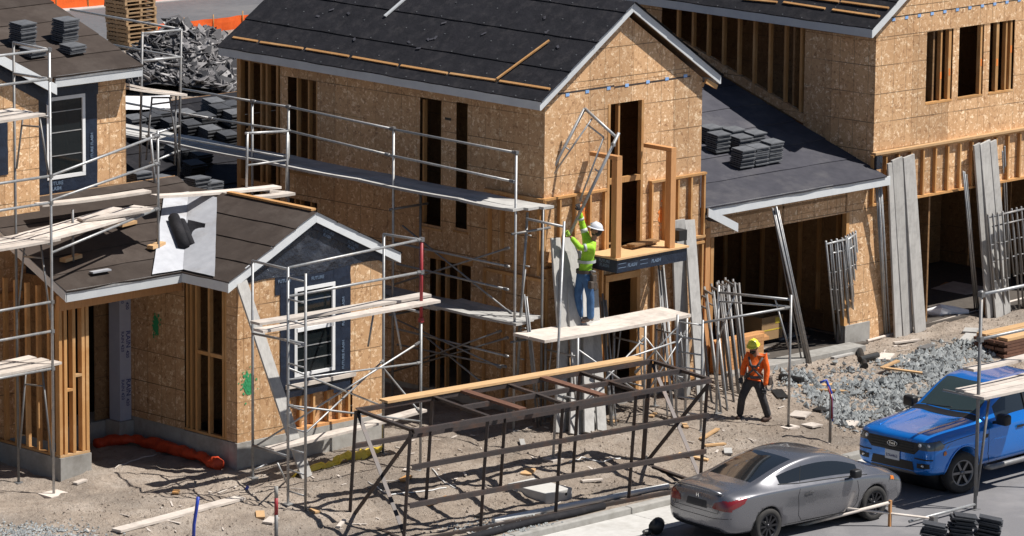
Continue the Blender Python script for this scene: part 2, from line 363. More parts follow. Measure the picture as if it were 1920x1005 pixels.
def strips(par, p0, e, s, L, W, mat, wid=.95, lip=.018, name='underlayment_strip', nails=True, seed=0):
    """overlapping courses of underlayment on a slope: p0 eave corner, e along the eave, s up the slope"""
    p0, e, s = Vector(p0), Vector(e).normalized(), Vector(s).normalized(); n = e.cross(s)
    if n.z < 0: n = -n
    k = 0; a = 0; nm = M()
    while a < W-.05:
        b = min(W, a+wid+.05); m = M(); nu = max(6, int(L/.22)); rows = 6
        for r in range(rows+1):
            for i in range(nu+1):
                t = r/rows; q = p0+e*(L*i/nu)+s*(a+(b-a)*t)
                if r == 0: q = q-s*(.022*mnoise.noise((i*.3, k*3.1, seed)))
                h = lip*(1-t)+.006+.013*mnoise.noise((q.x*2.6, q.y*2.6, k+seed))*(1-abs(2*t-1)*.5)
                m.v.append(q+n*h)
        for i in range(nu+1): m.v.append(m.v[i]-n*(lip+.012))
        c = nu+1
        m.f = [(r*c+i, r*c+i+1, (r+1)*c+i+1, (r+1)*c+i) for r in range(rows) for i in range(nu)]+[((rows+1)*c+i, (rows+1)*c+i+1, i+1, i) for i in range(nu)]
        m.build(name, MT[mat], par, smooth=False)
        if nails:
            for i in range(int(L/.62)):
                for off in (.04, .5):
                    q = p0+e*(.2+i*.62+rnd.uniform(-.08, .08))+s*(a+off+rnd.uniform(-.02, .02))+n*(lip*(1-off/wid)+.012)
                    if (q-p0).dot(s) < W-.02: nm.beam(q-e*.013, q+e*.013, .026, .006, n)
        a += wid; k += 1
    if nails and nm.f:
        o = nm.build('nail_caps', MT['tile'], par, kind='stuff')
def textmesh(txt, size, mat, par, origin, xdir, ydir, bold=0, name='lettering', ext=.001):
    cu = bpy.data.curves.new(name, 'FONT'); cu.body = txt; cu.size = size; cu.extrude = ext; cu.offset = bold; cu.resolution_u = 2
    o = bpy.data.objects.new(name, cu); COL.objects.link(o); me = evalmesh(o); bpy.data.objects.remove(o)
    x = Vector(xdir).normalized(); y = Vector(ydir).normalized(); z = x.cross(y); O = Vector(origin)
    me.transform(Matrix(((x.x, y.x, z.x, O.x), (x.y, y.y, z.y, O.y), (x.z, y.z, z.z, O.z), (0, 0, 0, 1)))); me.materials.clear()
    return link(name, me, MT[mat], par)
def crumple(m, amp, sc, seed=0):
    for i, v in enumerate(m.v): m.v[i] = v+Vector((mnoise.noise(v*sc+Vector((seed, 0, 0))), mnoise.noise(v*sc+Vector((0, seed+5, 0))), mnoise.noise(v*sc+Vector((0, 0, seed+9)))))*amp
    return m
def patch(par, name, corners, mat, nu=12, nv=8, amp=.008, sc=6, seed=0, out=(0, 0, 0), kind=None):
    """a crinkled sheet spanned by four corners"""
    a, b, c, d = (Vector(p)+Vector(out) for p in corners); m = M()
    for j in range(nv+1):
        for i in range(nu+1):
            s, t = i/nu, j/nv; m.v.append((a*(1-s)+b*s)*(1-t)+(d*(1-s)+c*s)*t)
    m.f = [(j*(nu+1)+i, j*(nu+1)+i+1, (j+1)*(nu+1)+i+1, (j+1)*(nu+1)+i) for j in range(nv) for i in range(nu)]
    crumple(m, amp, sc, seed); return m.build(name, MT[mat], par, kind=kind)
def blob(par, name, c, r1, r2, xdir, ydir, mat, seed=0):
    """ragged flat burst of spray paint with overspray dots"""
    x, y = Vector(xdir), Vector(ydir); m = M(); rr = random.Random(seed); nrm = x.cross(y)
    if nrm.y > .5 or nrm.x > .5: nrm = -nrm
    for q in range(150):
        u, v = rr.gauss(0, .42), rr.gauss(0, .42); s_ = rr.uniform(.008, .03) if q > 25 else rr.uniform(.03, .07)
        if q <= 25: u, v = u*.6, v*.6
        p = Vector(c)+x*(u*r1)+y*(v*r2)+nrm*(.0006*q/10); pts = [p+x*math.cos(a)*s_*rr.uniform(.6, 1.2)+y*math.sin(a)*s_*rr.uniform(.6, 1.3) for a in [2*math.pi*k/7 for k in range(7)]]
        b0 = len(m.v); m.v += pts; m.f.append(tuple(range(b0, b0+7)))
    return m.build(name, MT[mat], par, kind='stuff')
def rakes(par, yf, xa, za, xr, zr, xb, zb, h=.17, t=.035, mat='fascia', yb=None):
    """two rake boards in plane y=yf meeting at the ridge (bottom edges given)"""
    M().prism([(xa, yf, za), (xr, yf, zr), (xr, yf, zr+h*1.12), (xa, yf, za+h*1.12)], (0, t, 0)).build('rake_board', MT[mat], par)
    M().prism([(xr+.003, yf, zr), (xb, yf, zb), (xb, yf, zb+h*1.12), (xr+.003, yf, zr+h*1.12)], (0, t, 0)).build('rake_board', MT[mat], par)
# ------------------------------------------------------------------ main house (two storeys, front gable)
mh = thing('house', 'two storey house of bare oriented strand board with black felt roof, balcony and front gable', 'house', (4.5, 12.8, .5))
XL, XR, YF, YB, ZT = 2.26, 6.76, 8.25, 17.4, 6.80
kp = .67
gab = [(-kp, 1, 6.80-kp*2.1), (kp, 1, 6.80+kp*6.9)]       # under the two roof slopes
wall(mh, 'Y', YF, XL, XR, .6, 8.4, [(4.03, 5.05, 3.72, 6.64), (3.99, 4.86, .5, 3.06)], planes=gab, zo=4.62)
wall(mh, 'X', XL, YF, 16.05, .6, 6.82, [(14.9, 15.82, 4.6, 6.5), (14.9, 15.82, 2.0, 3.95), (11.18, 11.82, 3.98, 6.55), (10.42, 10.76, 4.03, 6.58), (10.3, 11.5, .5, 3.3)], zo=4.42)
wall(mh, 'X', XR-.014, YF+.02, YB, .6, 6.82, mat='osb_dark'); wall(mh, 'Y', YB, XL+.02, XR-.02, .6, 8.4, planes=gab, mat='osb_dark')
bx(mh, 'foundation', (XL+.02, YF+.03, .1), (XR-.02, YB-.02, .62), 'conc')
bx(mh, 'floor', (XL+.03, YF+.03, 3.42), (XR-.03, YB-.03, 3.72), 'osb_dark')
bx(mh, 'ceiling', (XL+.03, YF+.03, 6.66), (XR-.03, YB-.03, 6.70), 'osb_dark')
bx(mh, 'shade_partition', (XL+1.6, YF+.1, .62), (XL+1.65, YB-.1, 6.6), 'osb_dark')  # inner walls added to keep the rooms behind the openings dark
bx(mh, 'shade_partition', (XL+.1, YF+1.7, .62), (XR-.1, YF+1.74, 6.6), 'osb_dark')
# framing seen in the openings
for y in (16.12, 16.45, 16.62, 17.0, 17.32): bx(mh, 'stud', (XL, y, .62), (XL+.1, y+.06, 6.8))
bx(mh, 'plate', (XL-.005, 16.05, 4.02), (XL+.1, 17.4, 4.16)); bx(mh, 'corner_post', (XL-.004, 17.3, .62), (XL+.12, 17.42, 6.8))
for y in (16.3, 16.85): bx(mh, 'blocking', (XL+.01, y, 5.2), (XL+.09, y+.28, 5.25))
for y, z0, z1 in ((14.95, 4.6, 6.5), (15.2, 4.6, 6.5), (15.55, 4.6, 6.5), (15.12, 2, 3.95), (15.45, 2, 3.95), (15.62, 2, 3.95), (11.2, 3.98, 6.5), (11.74, 3.98, 6.5), (10.44, 4.0, 6.5), (10.7, .62, 3.3), (11.05, .62, 3.3), (11.32, .62, 3.3)):
    bx(mh, 'stud', (XL+.05, y, z0), (XL+.14, y+.045, z1))
for y0, y1, z in ((11.15, 11.85, 3.93), (10.38, 10.8, 3.98), (14.86, 15.86, 4.53)): bx(mh, 'sill', (XL-.03, y0, z-.045), (XL+.12, y1, z))
for y0, y1, z in ((10.25, 11.55, 3.3),): bx(mh, 'header', (XL-.012, y0, z), (XL+.1, y1, z+.16))
bx(mh, 'notch', (XL-.004, 10.9, 6.18), (XL+.02, 11.08, 6.23), 'black')
# furred-out band with plates and studs, front and side
def furring(x0, x1, z0, z1, n, y=YF, par=mh):
    bx(par, 'plate', (x0, y-.10, z1-.045), (x1, y-.003, z1)); bx(par, 'plate', (x0, y-.09, z0), (x1, y-.003, z0+.05))
    for k in range(n):
        x = x0+.02+(x1-x0-.085)*k/(n-1); bx(par, 'stud', (x, y-.088, z0+.052), (x+.045, y-.003, z1-.047))
furring(XL-.08, 3.96, 3.62, 4.97, 5); furring(5.22, XR+.08, 3.62, 4.97, 5); furring(5.3, XR+.05, .7, 3.55, 3); furring(XL, 3.9, .7, 3.55, 4)
for y in (8.3, 8.62, 8.98, 9.34, 9.7): bx(mh, 'stud', (XL-.088, y, 3.42), (XL-.003, y+.045, 4.9))
for z in (4.9, 3.3): bx(mh, 'plate', (XL-.1, 8.16, z), (XL-.003, 9.85, z+.06))
for y in (8.2, 8.7, 9.3, 9.85): bx(mh, 'stud', (XL-.06, y, .7), (XL-.003, y+.05, 3.3))
# openings in the front: jambs, rails
for x in (4.03, 4.985): bx(mh, 'jamb', (x, YF-.012, 3.72), (x+.065, YF+.09, 6.64))
bx(mh, 'stud', (4.36, YF+.03, 3.72), (4.405, YF+.12, 6.64)); bx(mh, 'rail', (4.1, YF-.008, 5.02), (4.98, YF+.08, 5.13))
bx(mh, 'threshold', (4.03, YF-.05, 3.66), (5.05, YF+.3, 3.72), 'pine')
for x in (3.93, 4.84): bx(mh, 'jamb', (x, YF-.1, .6), (x+.09, YF+.09, 3.06))
bx(mh, 'header', (3.93, YF-.1, 3.065), (4.93, YF+.09, 3.2))
# hinge strip with blue tags under the gable
for k in range(7):
    x = 2.84+.565*k+rnd.uniform(-.04, .04); bx(mh, 'joist_tag', (x, YF-.012, 6.93+.006*k), (x+.1, YF-.002, 6.99+.006*k), 'tape')
bx(mh, 'joint_gap', (2.62, YF-.003, 6.985), (4.2, YF-.001, 7.02), 'rust'); bx(mh, 'joint_gap', (4.2, YF-.003, 6.955), (6.4, YF-.001, 6.99), 'rust')
# roof
YR = 8.05; EX0, EX1, RX = 1.96, 7.06, 4.51; ez, rz = 6.96, 6.96+kp*(RX-EX0)
for xa, nm in ((EX0, 'roof_slope'), (EX1, 'roof_slope')):
    M().prism([(xa, YR+.04, ez-.10), (RX, YR+.04, rz-.10), (RX, YR+.04, rz-.012), (xa, YR+.04, ez-.012)], (0, 17.55-YR, 0)).build(nm, MT['osb_dark'], mh)
rakes(mh, YR, EX0, ez-.19, RX, rz-.19, EX1, ez-.19, .165)
bx(mh, 'fascia', (EX0-.035, YR, ez-.19), (EX0, 17.62, ez-.02), 'fascia'); bx(mh, 'fascia', (EX1, YR, ez-.19), (EX1+.035, 17.62, ez-.02), 'fascia')
bx(mh, 'soffit', (EX0, YR+.04, ez-.14), (XL, 17.5, ez-.12), 'osb_dark')
sl_ = Vector((1, 0, kp)).normalized(); W_ = math.hypot(RX-EX0, rz-ez)
strips(mh, (EX0-.04, YR-.065, ez-.02), (0, 1, 0), sl_, 17.71-YR, W_+.05, 'felt', .92, seed=1)
strips(mh, (EX1+.04, YR-.065, ez-.02), (0, 1, 0), Vector((-1, 0, kp)).normalized(), 17.71-YR, W_+.05, 'felt', .92, seed=2, nails=False)
nL = Vector((-kp, 0, 1)).normalized(); pL = Vector((EX0, YR, ez+.01))
def roofpt(x, y): return PP(x, y, pL, nL)
px = [(438, 72), (484, 79.5), (489, 81), (569, 93), (575, 94), (655, 107.5), (662, 109), (747, 124), (753, 125), (840, 139.5), (845, 140), (933, 153), (938, 154), (1032, 169)]
for k in range(0, len(px), 2): bm_(mh, 'batten', roofpt(*px[k])+nL*.03, roofpt(*px[k+1])+nL*.03, .05, .028, 'stud', nL)
bm_(mh, 'batten', roofpt(934, 152)+nL*.06, roofpt(1032, 80)+nL*.06, .045, .028, 'stud', nL)
bm_(mh, 'batten', roofpt(723, 33)+nL*.04, roofpt(768, -6)+nL*.04, .07, .03, 'fascia', nL)
for k in range(14):
    q = roofpt(rnd.uniform(520, 1080), rnd.uniform(20, 120)); d = Vector((rnd.uniform(-1, 1), rnd.uniform(-1, 1), 0)); d = (d-nL*d.dot(nL)).normalized()
    if EX0+.3 < q.x < RX-.2 and YR+.3 < q.y < 17: bm_(mh, 'felt_scrap', q-d*.05+nL*.03, q+d*.06+nL*.03, .05, .006, 'felt_grey', nL)
# lookout under the right rake
bm_(mh, 'lookout', (6.72, YR+.08, 6.86), (7.05, YR+.08, 6.70), .05, .09); bm_(mh, 'lookout', (6.72, YR+.45, 6.82), (7.05, YR+.45, 6.70), .05, .09)
# balcony
zb = 3.74
A, B, C2 = PZ(1157, 485, zb), PZ(1270, 457, zb), PZ(1117, 472, zb)
fy = A.y
bx(mh, 'balcony_deck', (A.x-.02, fy-.02, zb-.035), (B.x+.03, YF-.1, zb), 'pine')
bx(mh, 'balcony_rim', (A.x+.02, fy+.02, zb-.30), (B.x, YF-.1, zb-.036), 'foil')
for y in (fy+.3, fy+.02): pass
for x0, dx in ((A.x+.30, .35), (A.x+.98, .45)):
    textmesh('FUTURE', .085, 'foil_black', mh, (x0, fy+.019, zb-.13), (1, 0, 0), (.18, 0, 1), .001); textmesh('FLASH', .095, 'ink_blue', mh, (x0+.02, fy+.019, zb-.215), (1, 0, 0), (.18, 0, 1), .003)
for x0 in (A.x+.06, A.x+.68): 
    for z in (zb-.13, zb-.21): bx(mh, 'print_line', (x0, fy+.0165, z), (x0+.22, fy+.019, z+.012), 'ink_blue')
textmesh('FUTURE', .085, 'ink_blue', mh, (A.x+.019, fy+.52, zb-.13), (0, -1, 0), (0, 0, 1), .001); textmesh('FLASH', .095, 'ink_blue', mh, (A.x+.019, fy+.50, zb-.22), (0, -1, 0), (0, 0, 1), .002)
zt1 = PY(1156, 300, fy+.1).z; zt2 = PY(1258, 284, fy+.1).z
x1_, x2_ = PY(1156, 400, fy+.1).x, PY(1257, 400, fy+.1).x
for x, z in ((x1_, zt1), (x2_, zt2)):
    bev(bx(mh, 'balcony_post', (x-.075, fy+.03, zb+.002), (x+.075, fy+.18, z), 'fir'), .006)
    bx(mh, 'rail_beam', (x-.07, fy+.03, z+.002), (x+.07, YF-.1, z+.08), 'fir')
blob(mh, 'spray_mark', (3.35, YF-.003, 4.45), .16, .26, (1, 0, 0), (0, 0, 1), 'spray_orange', 3)
blob(mh, 'spray_mark', (5.62, YF-.003, 4.2), .09, .2, (1, 0, 0), (0, 0, 1), 'spray_orange', 8)
bx(mh, 'bucket_box', (5.62, YF-.5, zb+.003), (5.85, YF-.25, zb+.22), 'black')
for k, (dy, w_) in enumerate(((.32, .5), (.42, .42))): bm_(mh, 'ply_offcut', (4.3, YF-dy, zb+.03+.05*k), (5.1, YF-dy+.08, zb+.03+.05*k), w_*.5, .04, 'osb_dark')
# ------------------------------------------------------------------ garage between the two houses
ga = thing('garage', 'single storey garage with low grey felt roof and wide dark opening between the two houses', 'garage', (9.8, 11, .5))
gy0, gs, gx0, gx1 = 8.5, .33, 6.80, 12.80
def grz(y): return 4.15+gs*(y-gy0)
wall(ga, 'Y', 8.9, 6.80, 12.80, .6, 4.1, [(7.87, 12.02, .4, 3.38)], zo=1.1)
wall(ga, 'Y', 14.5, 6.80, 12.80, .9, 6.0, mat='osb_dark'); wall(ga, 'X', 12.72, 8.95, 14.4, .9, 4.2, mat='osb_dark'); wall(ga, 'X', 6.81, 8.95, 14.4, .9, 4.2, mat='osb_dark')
for k in range(14): bx(ga, 'stud', (7.0+.42*k, 14.38, 1.0), (7.05+.42*k, 14.47, 5.6))
for k in range(9): bx(ga, 'stud', (12.6, 9.1+.55*k, 1.0), (12.7, 9.15+.55*k, 4.1))
bx(ga, 'stem_wall', (6.82, 14.2, .2), (12.7, 14.5, 1.0), 'conc'); bx(ga, 'stem_wall', (12.02, 8.86, .2), (12.82, 9.1, .92), 'conc')
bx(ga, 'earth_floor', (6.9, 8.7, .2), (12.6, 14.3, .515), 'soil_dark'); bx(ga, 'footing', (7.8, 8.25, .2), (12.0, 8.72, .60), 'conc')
bx(ga, 'header_beam', (7.8, 8.92, 3.38), (12.1, 9.0, 3.7)); bx(ga, 'jamb', (12.0, 8.88, .92), (12.09, 9.0, 3.38)); bx(ga, 'jamb', (7.78, 8.88, .5), (7.87, 9.0, 3.38))
for x in (6.9, 7.1, 7.35, 7.6): bx(ga, 'board', (x, 8.86, .5), (x+.14, 8.897, 3.6), 'fir')
for p, q in (((8.0, 3.75), (12.0, 3.75)), ((10.0, 3.4), (10.0, 3.9)), ((12.0, 3.4), (12.0, 3.9))): bm_(ga, 'joint_strip', (p[0], 8.893, p[1]), (q[0], 8.893, q[1]), .008, .05, 'osb_dark', (1, 0, 0) if p[0] == q[0] else (0, 0, 1))
M().prism([(gx0, gy0+.04, grz(gy0)-.12), (gx0, 14.7, grz(14.7)-.12), (gx0, 14.7, grz(14.7)-.015), (gx0, gy0+.04, grz(gy0)-.015)], (gx1-gx0, 0, 0)).build('roof_deck', MT['osb_dark'], ga)
bx(ga, 'fascia', (7.2, gy0, grz(gy0)-.22), (12.95, gy0+.035, grz(gy0)-.03), 'fascia'); bx(ga, 'drip_edge', (7.2, gy0-.012, grz(gy0)-.06), (11.1, gy0-.002, grz(gy0)+.005), 'galv')
strips(ga, (gx0, gy0-.03, grz(gy0)-.03), (1, 0, 0), (0, 1, gs), gx1-gx0, 6.5, 'felt_grey', .93, seed=5, nails=False)
M().prism([(6.85, 8.1, 4.05), (7.75, 8.1, 3.62), (7.75, 8.1, 3.80), (6.85, 8.1, 4.23)], (0, .035, 0)).build('rake_board', MT['fascia'], ga)
M().prism([(6.85, 8.14, 4.15), (7.72, 8.14, 3.74), (7.72, 8.14, 3.80), (6.85, 8.14, 4.21)], (0, .8, 0)).build('entry_roof', MT['felt_grey'], ga)
# ------------------------------------------------------------------ right house
rh = thing('house', 'tall strand board house at right with three window openings above garage openings', 'house', (16.6, 13, .5))
RL, RR, RF, RB = 12.83, 20.6, 8.9, 17.5
kc = (RL+RR)/2; gab2 = [(-kp, 1, 7.15-kp*(RL-.15)), (kp, 1, 7.15+kp*(RR+.15))]
wall(rh, 'Y', RF, RL, RR, 3.42, 9.9, [(14.5, 15.38, 5.48, 7.03), (15.58, 16.42, 5.48, 7.03), (16.62, 17.47, 5.48, 7.03)], planes=gab2, zo=4.55)
wall(rh, 'Y', RF+.03, RL, RR, .5, 3.42, [(14.3, 16.75, .4, 3.42), (17.15, 20, .4, 3.42)])
for z0, z1 in ((.92, 7.15),): wall(rh, 'X', RL, RF+.014, 10.92, 3.9, 7.15, zo=4.55)
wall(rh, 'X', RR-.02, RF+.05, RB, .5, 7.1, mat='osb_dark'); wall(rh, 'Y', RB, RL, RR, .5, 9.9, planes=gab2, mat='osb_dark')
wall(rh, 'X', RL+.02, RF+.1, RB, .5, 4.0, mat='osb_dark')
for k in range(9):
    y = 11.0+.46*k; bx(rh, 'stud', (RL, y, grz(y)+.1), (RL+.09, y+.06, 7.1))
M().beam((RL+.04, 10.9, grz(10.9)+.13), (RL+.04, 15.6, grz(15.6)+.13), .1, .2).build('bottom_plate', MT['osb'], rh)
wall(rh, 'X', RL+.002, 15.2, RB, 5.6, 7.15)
bx(rh, 'shade_partition', (RL+2.0, RF+.1, .6), (RL+2.05, RB-.1, 7.0), 'osb_dark'); bx(rh, 'shade_partition', (RL+.1, RF+2.4, 3.4), (RR-.1, RF+2.45, 7.2), 'osb_dark')  # inner walls added so the window openings look dark
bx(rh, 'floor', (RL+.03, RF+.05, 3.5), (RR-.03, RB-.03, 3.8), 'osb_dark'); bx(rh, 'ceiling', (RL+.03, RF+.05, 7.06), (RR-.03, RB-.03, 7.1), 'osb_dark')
bx(rh, 'earth_floor', (RL+.05, 8.95, .2), (RR, RB, .56), 'soil_dark'); bx(rh, 'shade_partition', (RL+.1, RF+4.5, .5), (RR-.1, RF+4.55, 3.5), 'osb_dark')
for x, w_ in ((15.0, .05), (15.27, .09), (16.34, .08), (16.88, .09), (17.36, .06), (17.2, .05)): bx(rh, 'stud', (x, RF+.03, 5.48), (x+w_, RF+.13, 7.03))
for x0, x1 in ((14.5, 15.38), (15.58, 16.42), (16.62, 17.47)): bx(rh, 'sill', (x0, RF-.006, 5.44), (x1, RF+.1, 5.485))
for x, z in ((15.0, 5.95), (15.29, 6.0), (16.36, 6.1), (16.9, 6.05), (17.37, 6.3)): bx(rh, 'spray_mark', (x-.002, RF+.027, z), (x+.05, RF+.04, z+.16), 'spray_orange')
furring(RL-.1, RR, 3.44, 4.55, 20, RF, rh); bx(rh, 'ledger', (RL-.06, RF-.13, 4.55), (RR, RF-.002, 4.60), 'pine')
for x in (16.75, 17.05): bx(rh, 'post', (x, RF-.04, .5), (x+.1, RF+.07, 3.43))
for k in range(12):
    x = RL+.5+.42*k; bx(rh, 'joist_tag', (x, RF-.012, 7.38+.004*k), (x+.1, RF-.002, 7.44+.004*k), 'tape')
bx(rh, 'joint_gap', (RL+.3, RF-.003, 7.45), (RR-.3, RF-.001, 7.47), 'black')
YR2 = 8.7; ex2, er2 = 12.5, kc; ez2 = 7.32; rz2 = ez2+kp*(kc-ex2)
M().prism([(ex2, YR2+.04, ez2-.10), (kc, YR2+.04, rz2-.10), (kc, YR2+.04, rz2-.012), (ex2, YR2+.04, ez2-.012)], (0, 9, 0)).build('roof_slope', MT['osb_dark'], rh)
M().prism([(RR+.3, YR2+.04, ez2-.10), (kc, YR2+.04, rz2-.10), (kc, YR2+.04, rz2-.012), (RR+.3, YR2+.04, ez2-.012)], (0, 9, 0)).build('roof_slope', MT['osb_dark'], rh)
rakes(rh, YR2, ex2, ez2-.2, kc, rz2-.2, RR+.3, ez2-.2, .17)
bx(rh, 'fascia', (ex2-.035, YR2, ez2-.2), (ex2, 17.7, ez2-.02), 'fascia')
strips(rh, (ex2-.04, YR2-.03, ez2-.02), (0, 1, 0), sl_, 9.1, math.hypot(kc-ex2, rz2-ez2)+.05, 'felt', .92, seed=7)
nR = Vector((-kp, 0, 1)).normalized(); pR = Vector((ex2, YR2, ez2+.02))
for a, b in (((1395, 0), (1458, 6)), ((1470, 6), (1548, 18)), ((1505, -4), (1574, 5)), ((1578, 5), (1667, 17)), ((1562, 20), (1650, 33))):
    bm_(rh, 'batten', PP(*a, pR, nR)+nR*.03, PP(*b, pR, nR)+nR*.03, .05, .028, 'stud', nR)
bx(rh, 'corner_flashing', (RL-.06, RF-.16, 4.25), (RL+.12, RF-.08, 4.53), 'foil_black')
# narrow lower ridge roof between main house and right house, far behind
pr = PY(1240, 60, 13.0)
M().prism([(8.6, 15.0, 8.05), (9.75, 15.0, 6.95), (9.75, 15.0, 7.05), (8.6, 15.0, 8.15)], (0, 1.6, 0)).build('rear_roof', MT['membrane'], mh)
# ------------------------------------------------------------------ left house: upper wall, bump-out, porch, small front gable
lh = thing('house', 'strand board house at left with brown felt porch roof and small wrapped front gable', 'house', (-5, 11.5, .5))
SF, SL, SR = 9.2, -4.9, -1.17; sk = .49
gs_ = [(-sk, 1, 4.06-sk*SL), (sk, 1, 4.06+sk*SR)]
WIN = (-3.46, -2.44, 2.08, 3.76); LOW = (-3.62, -1.95, 1.05, 1.86)
wall(lh, 'Y', SF, SL, SR, 1.0, 5.2, [WIN, LOW], planes=gs_, pw=.93, ph=4)
wall(lh, 'X', SL-.002, 9.215, 9.5, 1.0, 4.08); wall(lh, 'X', SL-.002, 10.72, 12.35, 1.0, 4.3, pw=.55, ph=4)
wall(lh, 'X', SR, 9.22, 13.2, 1.0, 4.2, mat='osb_dark'); bx(lh, 'back_wall', (SL, 13.0, 1.0), (SR, 13.05, 4.6), 'osb_dark'); bx(lh, 'shade_partition', (SL+.1, 10.9, 1.02), (SR-.1, 10.95, 4.4), 'osb_dark')  # inner cross wall added to darken the room behind the gable window
for y in (9.5, 9.57, 9.98, 10.35, 10.5, 10.62): bx(lh, 'stud', (SL, y, 1.05), (SL+.09, y+.055, 4.06))
bx(lh, 'plate', (SL, 9.5, 1.0), (SL+.09, 10.72, 1.05)); bx(lh, 'rail', (SL+.01, 9.63, 2.55), (SL+.08, 10.35, 2.62)); bx(lh, 'top_plate', (SL, 9.22, 4.06), (SL+.09, 12.3, 4.16))
for x in (-3.58, -3.3, -2.95, -2.6, -2.3, -2.04): bx(lh, 'stud', (x, SF+.02, 1.06), (x+.05, SF+.11, 1.86))
bx(lh, 'osb_backing', (-3.65, SF+.12, 1.0), (-1.9, SF+.13, 1.95), 'osb'); bx(lh, 'bottom_plate', (-3.62, SF-.03, 1.0), (-1.95, SF+.11, 1.055), 'fir'); bx(lh, 'window_sill_board', (-3.7, SF-.05, 1.86), (-1.9, SF+.05, 1.94), 'plank')
bx(lh, 'stem_wall', (SL-.03, SF-.035, .2), (SR+.02, SF+.2, 1.0), 'conc'); bx(lh, 'stem_wall', (SL-.031, SF+.202, .2), (SL+.2, 10.72, .997), 'conc'); bx(lh, 'stem_wall', (SL+.02, 10.722, .2), (SL+.25, 13, .995), 'conc')
bx(lh, 'stem_wall', (SR-.2, SF+.21, .2), (SR+.018, 13.0, .996), 'conc')
# flashing round the window: four strips, creased
o = (0, -.012, 0)
def fl(x0, x1, z0, z1, seed, mat='foil', n=(8, 8)): return patch(lh, 'flashing', [(x0, SF, z0), (x1, SF, z0), (x1, SF, z1), (x0, SF, z1)], mat, *n, amp=.012, sc=5, seed=seed, out=(0, -.016, 0))
fl(-3.82, -3.44, 1.72, 4.0, 1, n=(5, 16)); fl(-2.46, -2.02, 1.60, 4.05, 2, n=(5, 16)); fl(-3.95, -2.05, 3.72, 4.10, 3, n=(14, 5)); fl(-3.7, -2.2, 1.68, 2.1, 4, n=(12, 4))
for x, z in ((-3.9, 3.95), (-3.05, 3.9)): textmesh('FUTURE', .09, 'ink_blue', lh, (x, SF-.034, z), (1, 0, 0), (0, 0, 1), .002)
for z in (3.1, 2.25):
    textmesh('FUTURE FLASH', .085, 'ink_blue', lh, (-2.2, SF-.034, z-.2), (0, 0, 1), (-1, 0, 0), .003)
for z in (2.9, 1.9): textmesh('FLASH', .085, 'ink_blue', lh, (-3.6, SF-.034, z-.1), (0, 0, 1), (-1, 0, 0), .003)
# window unit: frame, sashes, panes, muntins
wn = bx(lh, 'window', (-3.47, SF-.03, 2.06), (-2.43, SF+.03, 2.12), 'white')
for a, b in (((-3.47, 3.72), (-2.43, 3.79)), ((-3.42, 2.93), (-2.48, 3.0))): bx(wn, 'frame', (a[0], SF-.03, a[1]), (b[0], SF+.03, b[1]), 'white')
for x in (-3.47, -2.50): bx(wn, 'frame', (x, SF-.03, 2.122), (x+.07, SF+.03, 3.718), 'white')
for z0, z1 in ((2.12, 2.93), (3.0, 3.72)):
    bx(wn, 'pane', (-3.4, SF+.01, z0), (-2.5, SF+.014, z1), 'glass')
    for z in (z0+.24, z0+.5): bx(wn, 'muntin', (-3.4, SF-.002, z), (-2.5, SF+.008, z+.018), 'galv')
for x in (-3.25, -2.75): bx(lh, 'stud', (x, SF+.3, 1.0), (x+.06, SF+.4, 4.2))
# membrane over the gable
m = M(); n = 22
GV = [(-4.75, 4.12), (-3.03, 4.98), (-1.3, 4.14)]
for j in range(7):
    t = j/6
    for i in range(n+1):
        u = i/n; x = -4.78+3.5*u; top = 5.06-sk*abs(x+3.03); bot = 4.04+.03*math.sin(u*9)+.1*(u-.5)*0; z = bot+(max(bot+.01, top)-bot)*t; m.v.append(Vector((x, SF-.02+.035*mnoise.noise((x*3, z*3, 2))*(1-abs(2*t-1)), z)))
m.f = [(j*(n+1)+i, j*(n+1)+i+1, (j+1)*(n+1)+i+1, (j+1)*(n+1)+i) for j in range(6) for i in range(n)]
m.build('gable_membrane', MT['foil_black'], lh)
for s_, x0, x1 in ((1, -4.85, -3.05), (-1, -1.2, -3.01)):
    patch(lh, 'flashing', [(x0, SF, 4.0), (x1, SF, 4.90), (x1, SF, 5.10), (x0, SF, 4.20)], 'foil', 14, 3, .006, 5, 3, (0, -.04, 0))
for d in (.25, .95): 
    dr = Vector((1, 0, -sk)).normalized(); q = Vector((-3.0, SF-.056, 4.93))+dr*d; textmesh('FUTURE', .085, 'ink_blue', lh, q, dr, Vector((sk, 0, 1)).normalized(), .002); textmesh('FLASH', .075, 'ink_blue', lh, q+Vector((0, 0, -.085)), dr, Vector((sk, 0, 1)).normalized(), .003)
for d in (.45, 1.2):
    dr = Vector((1, 0, sk)).normalized(); q = Vector((-4.85, SF-.056, 4.05))+dr*d; textmesh('FLASH', .085, 'ink_blue', lh, q, dr, Vector((-sk, 0, 1)).normalized(), .002)
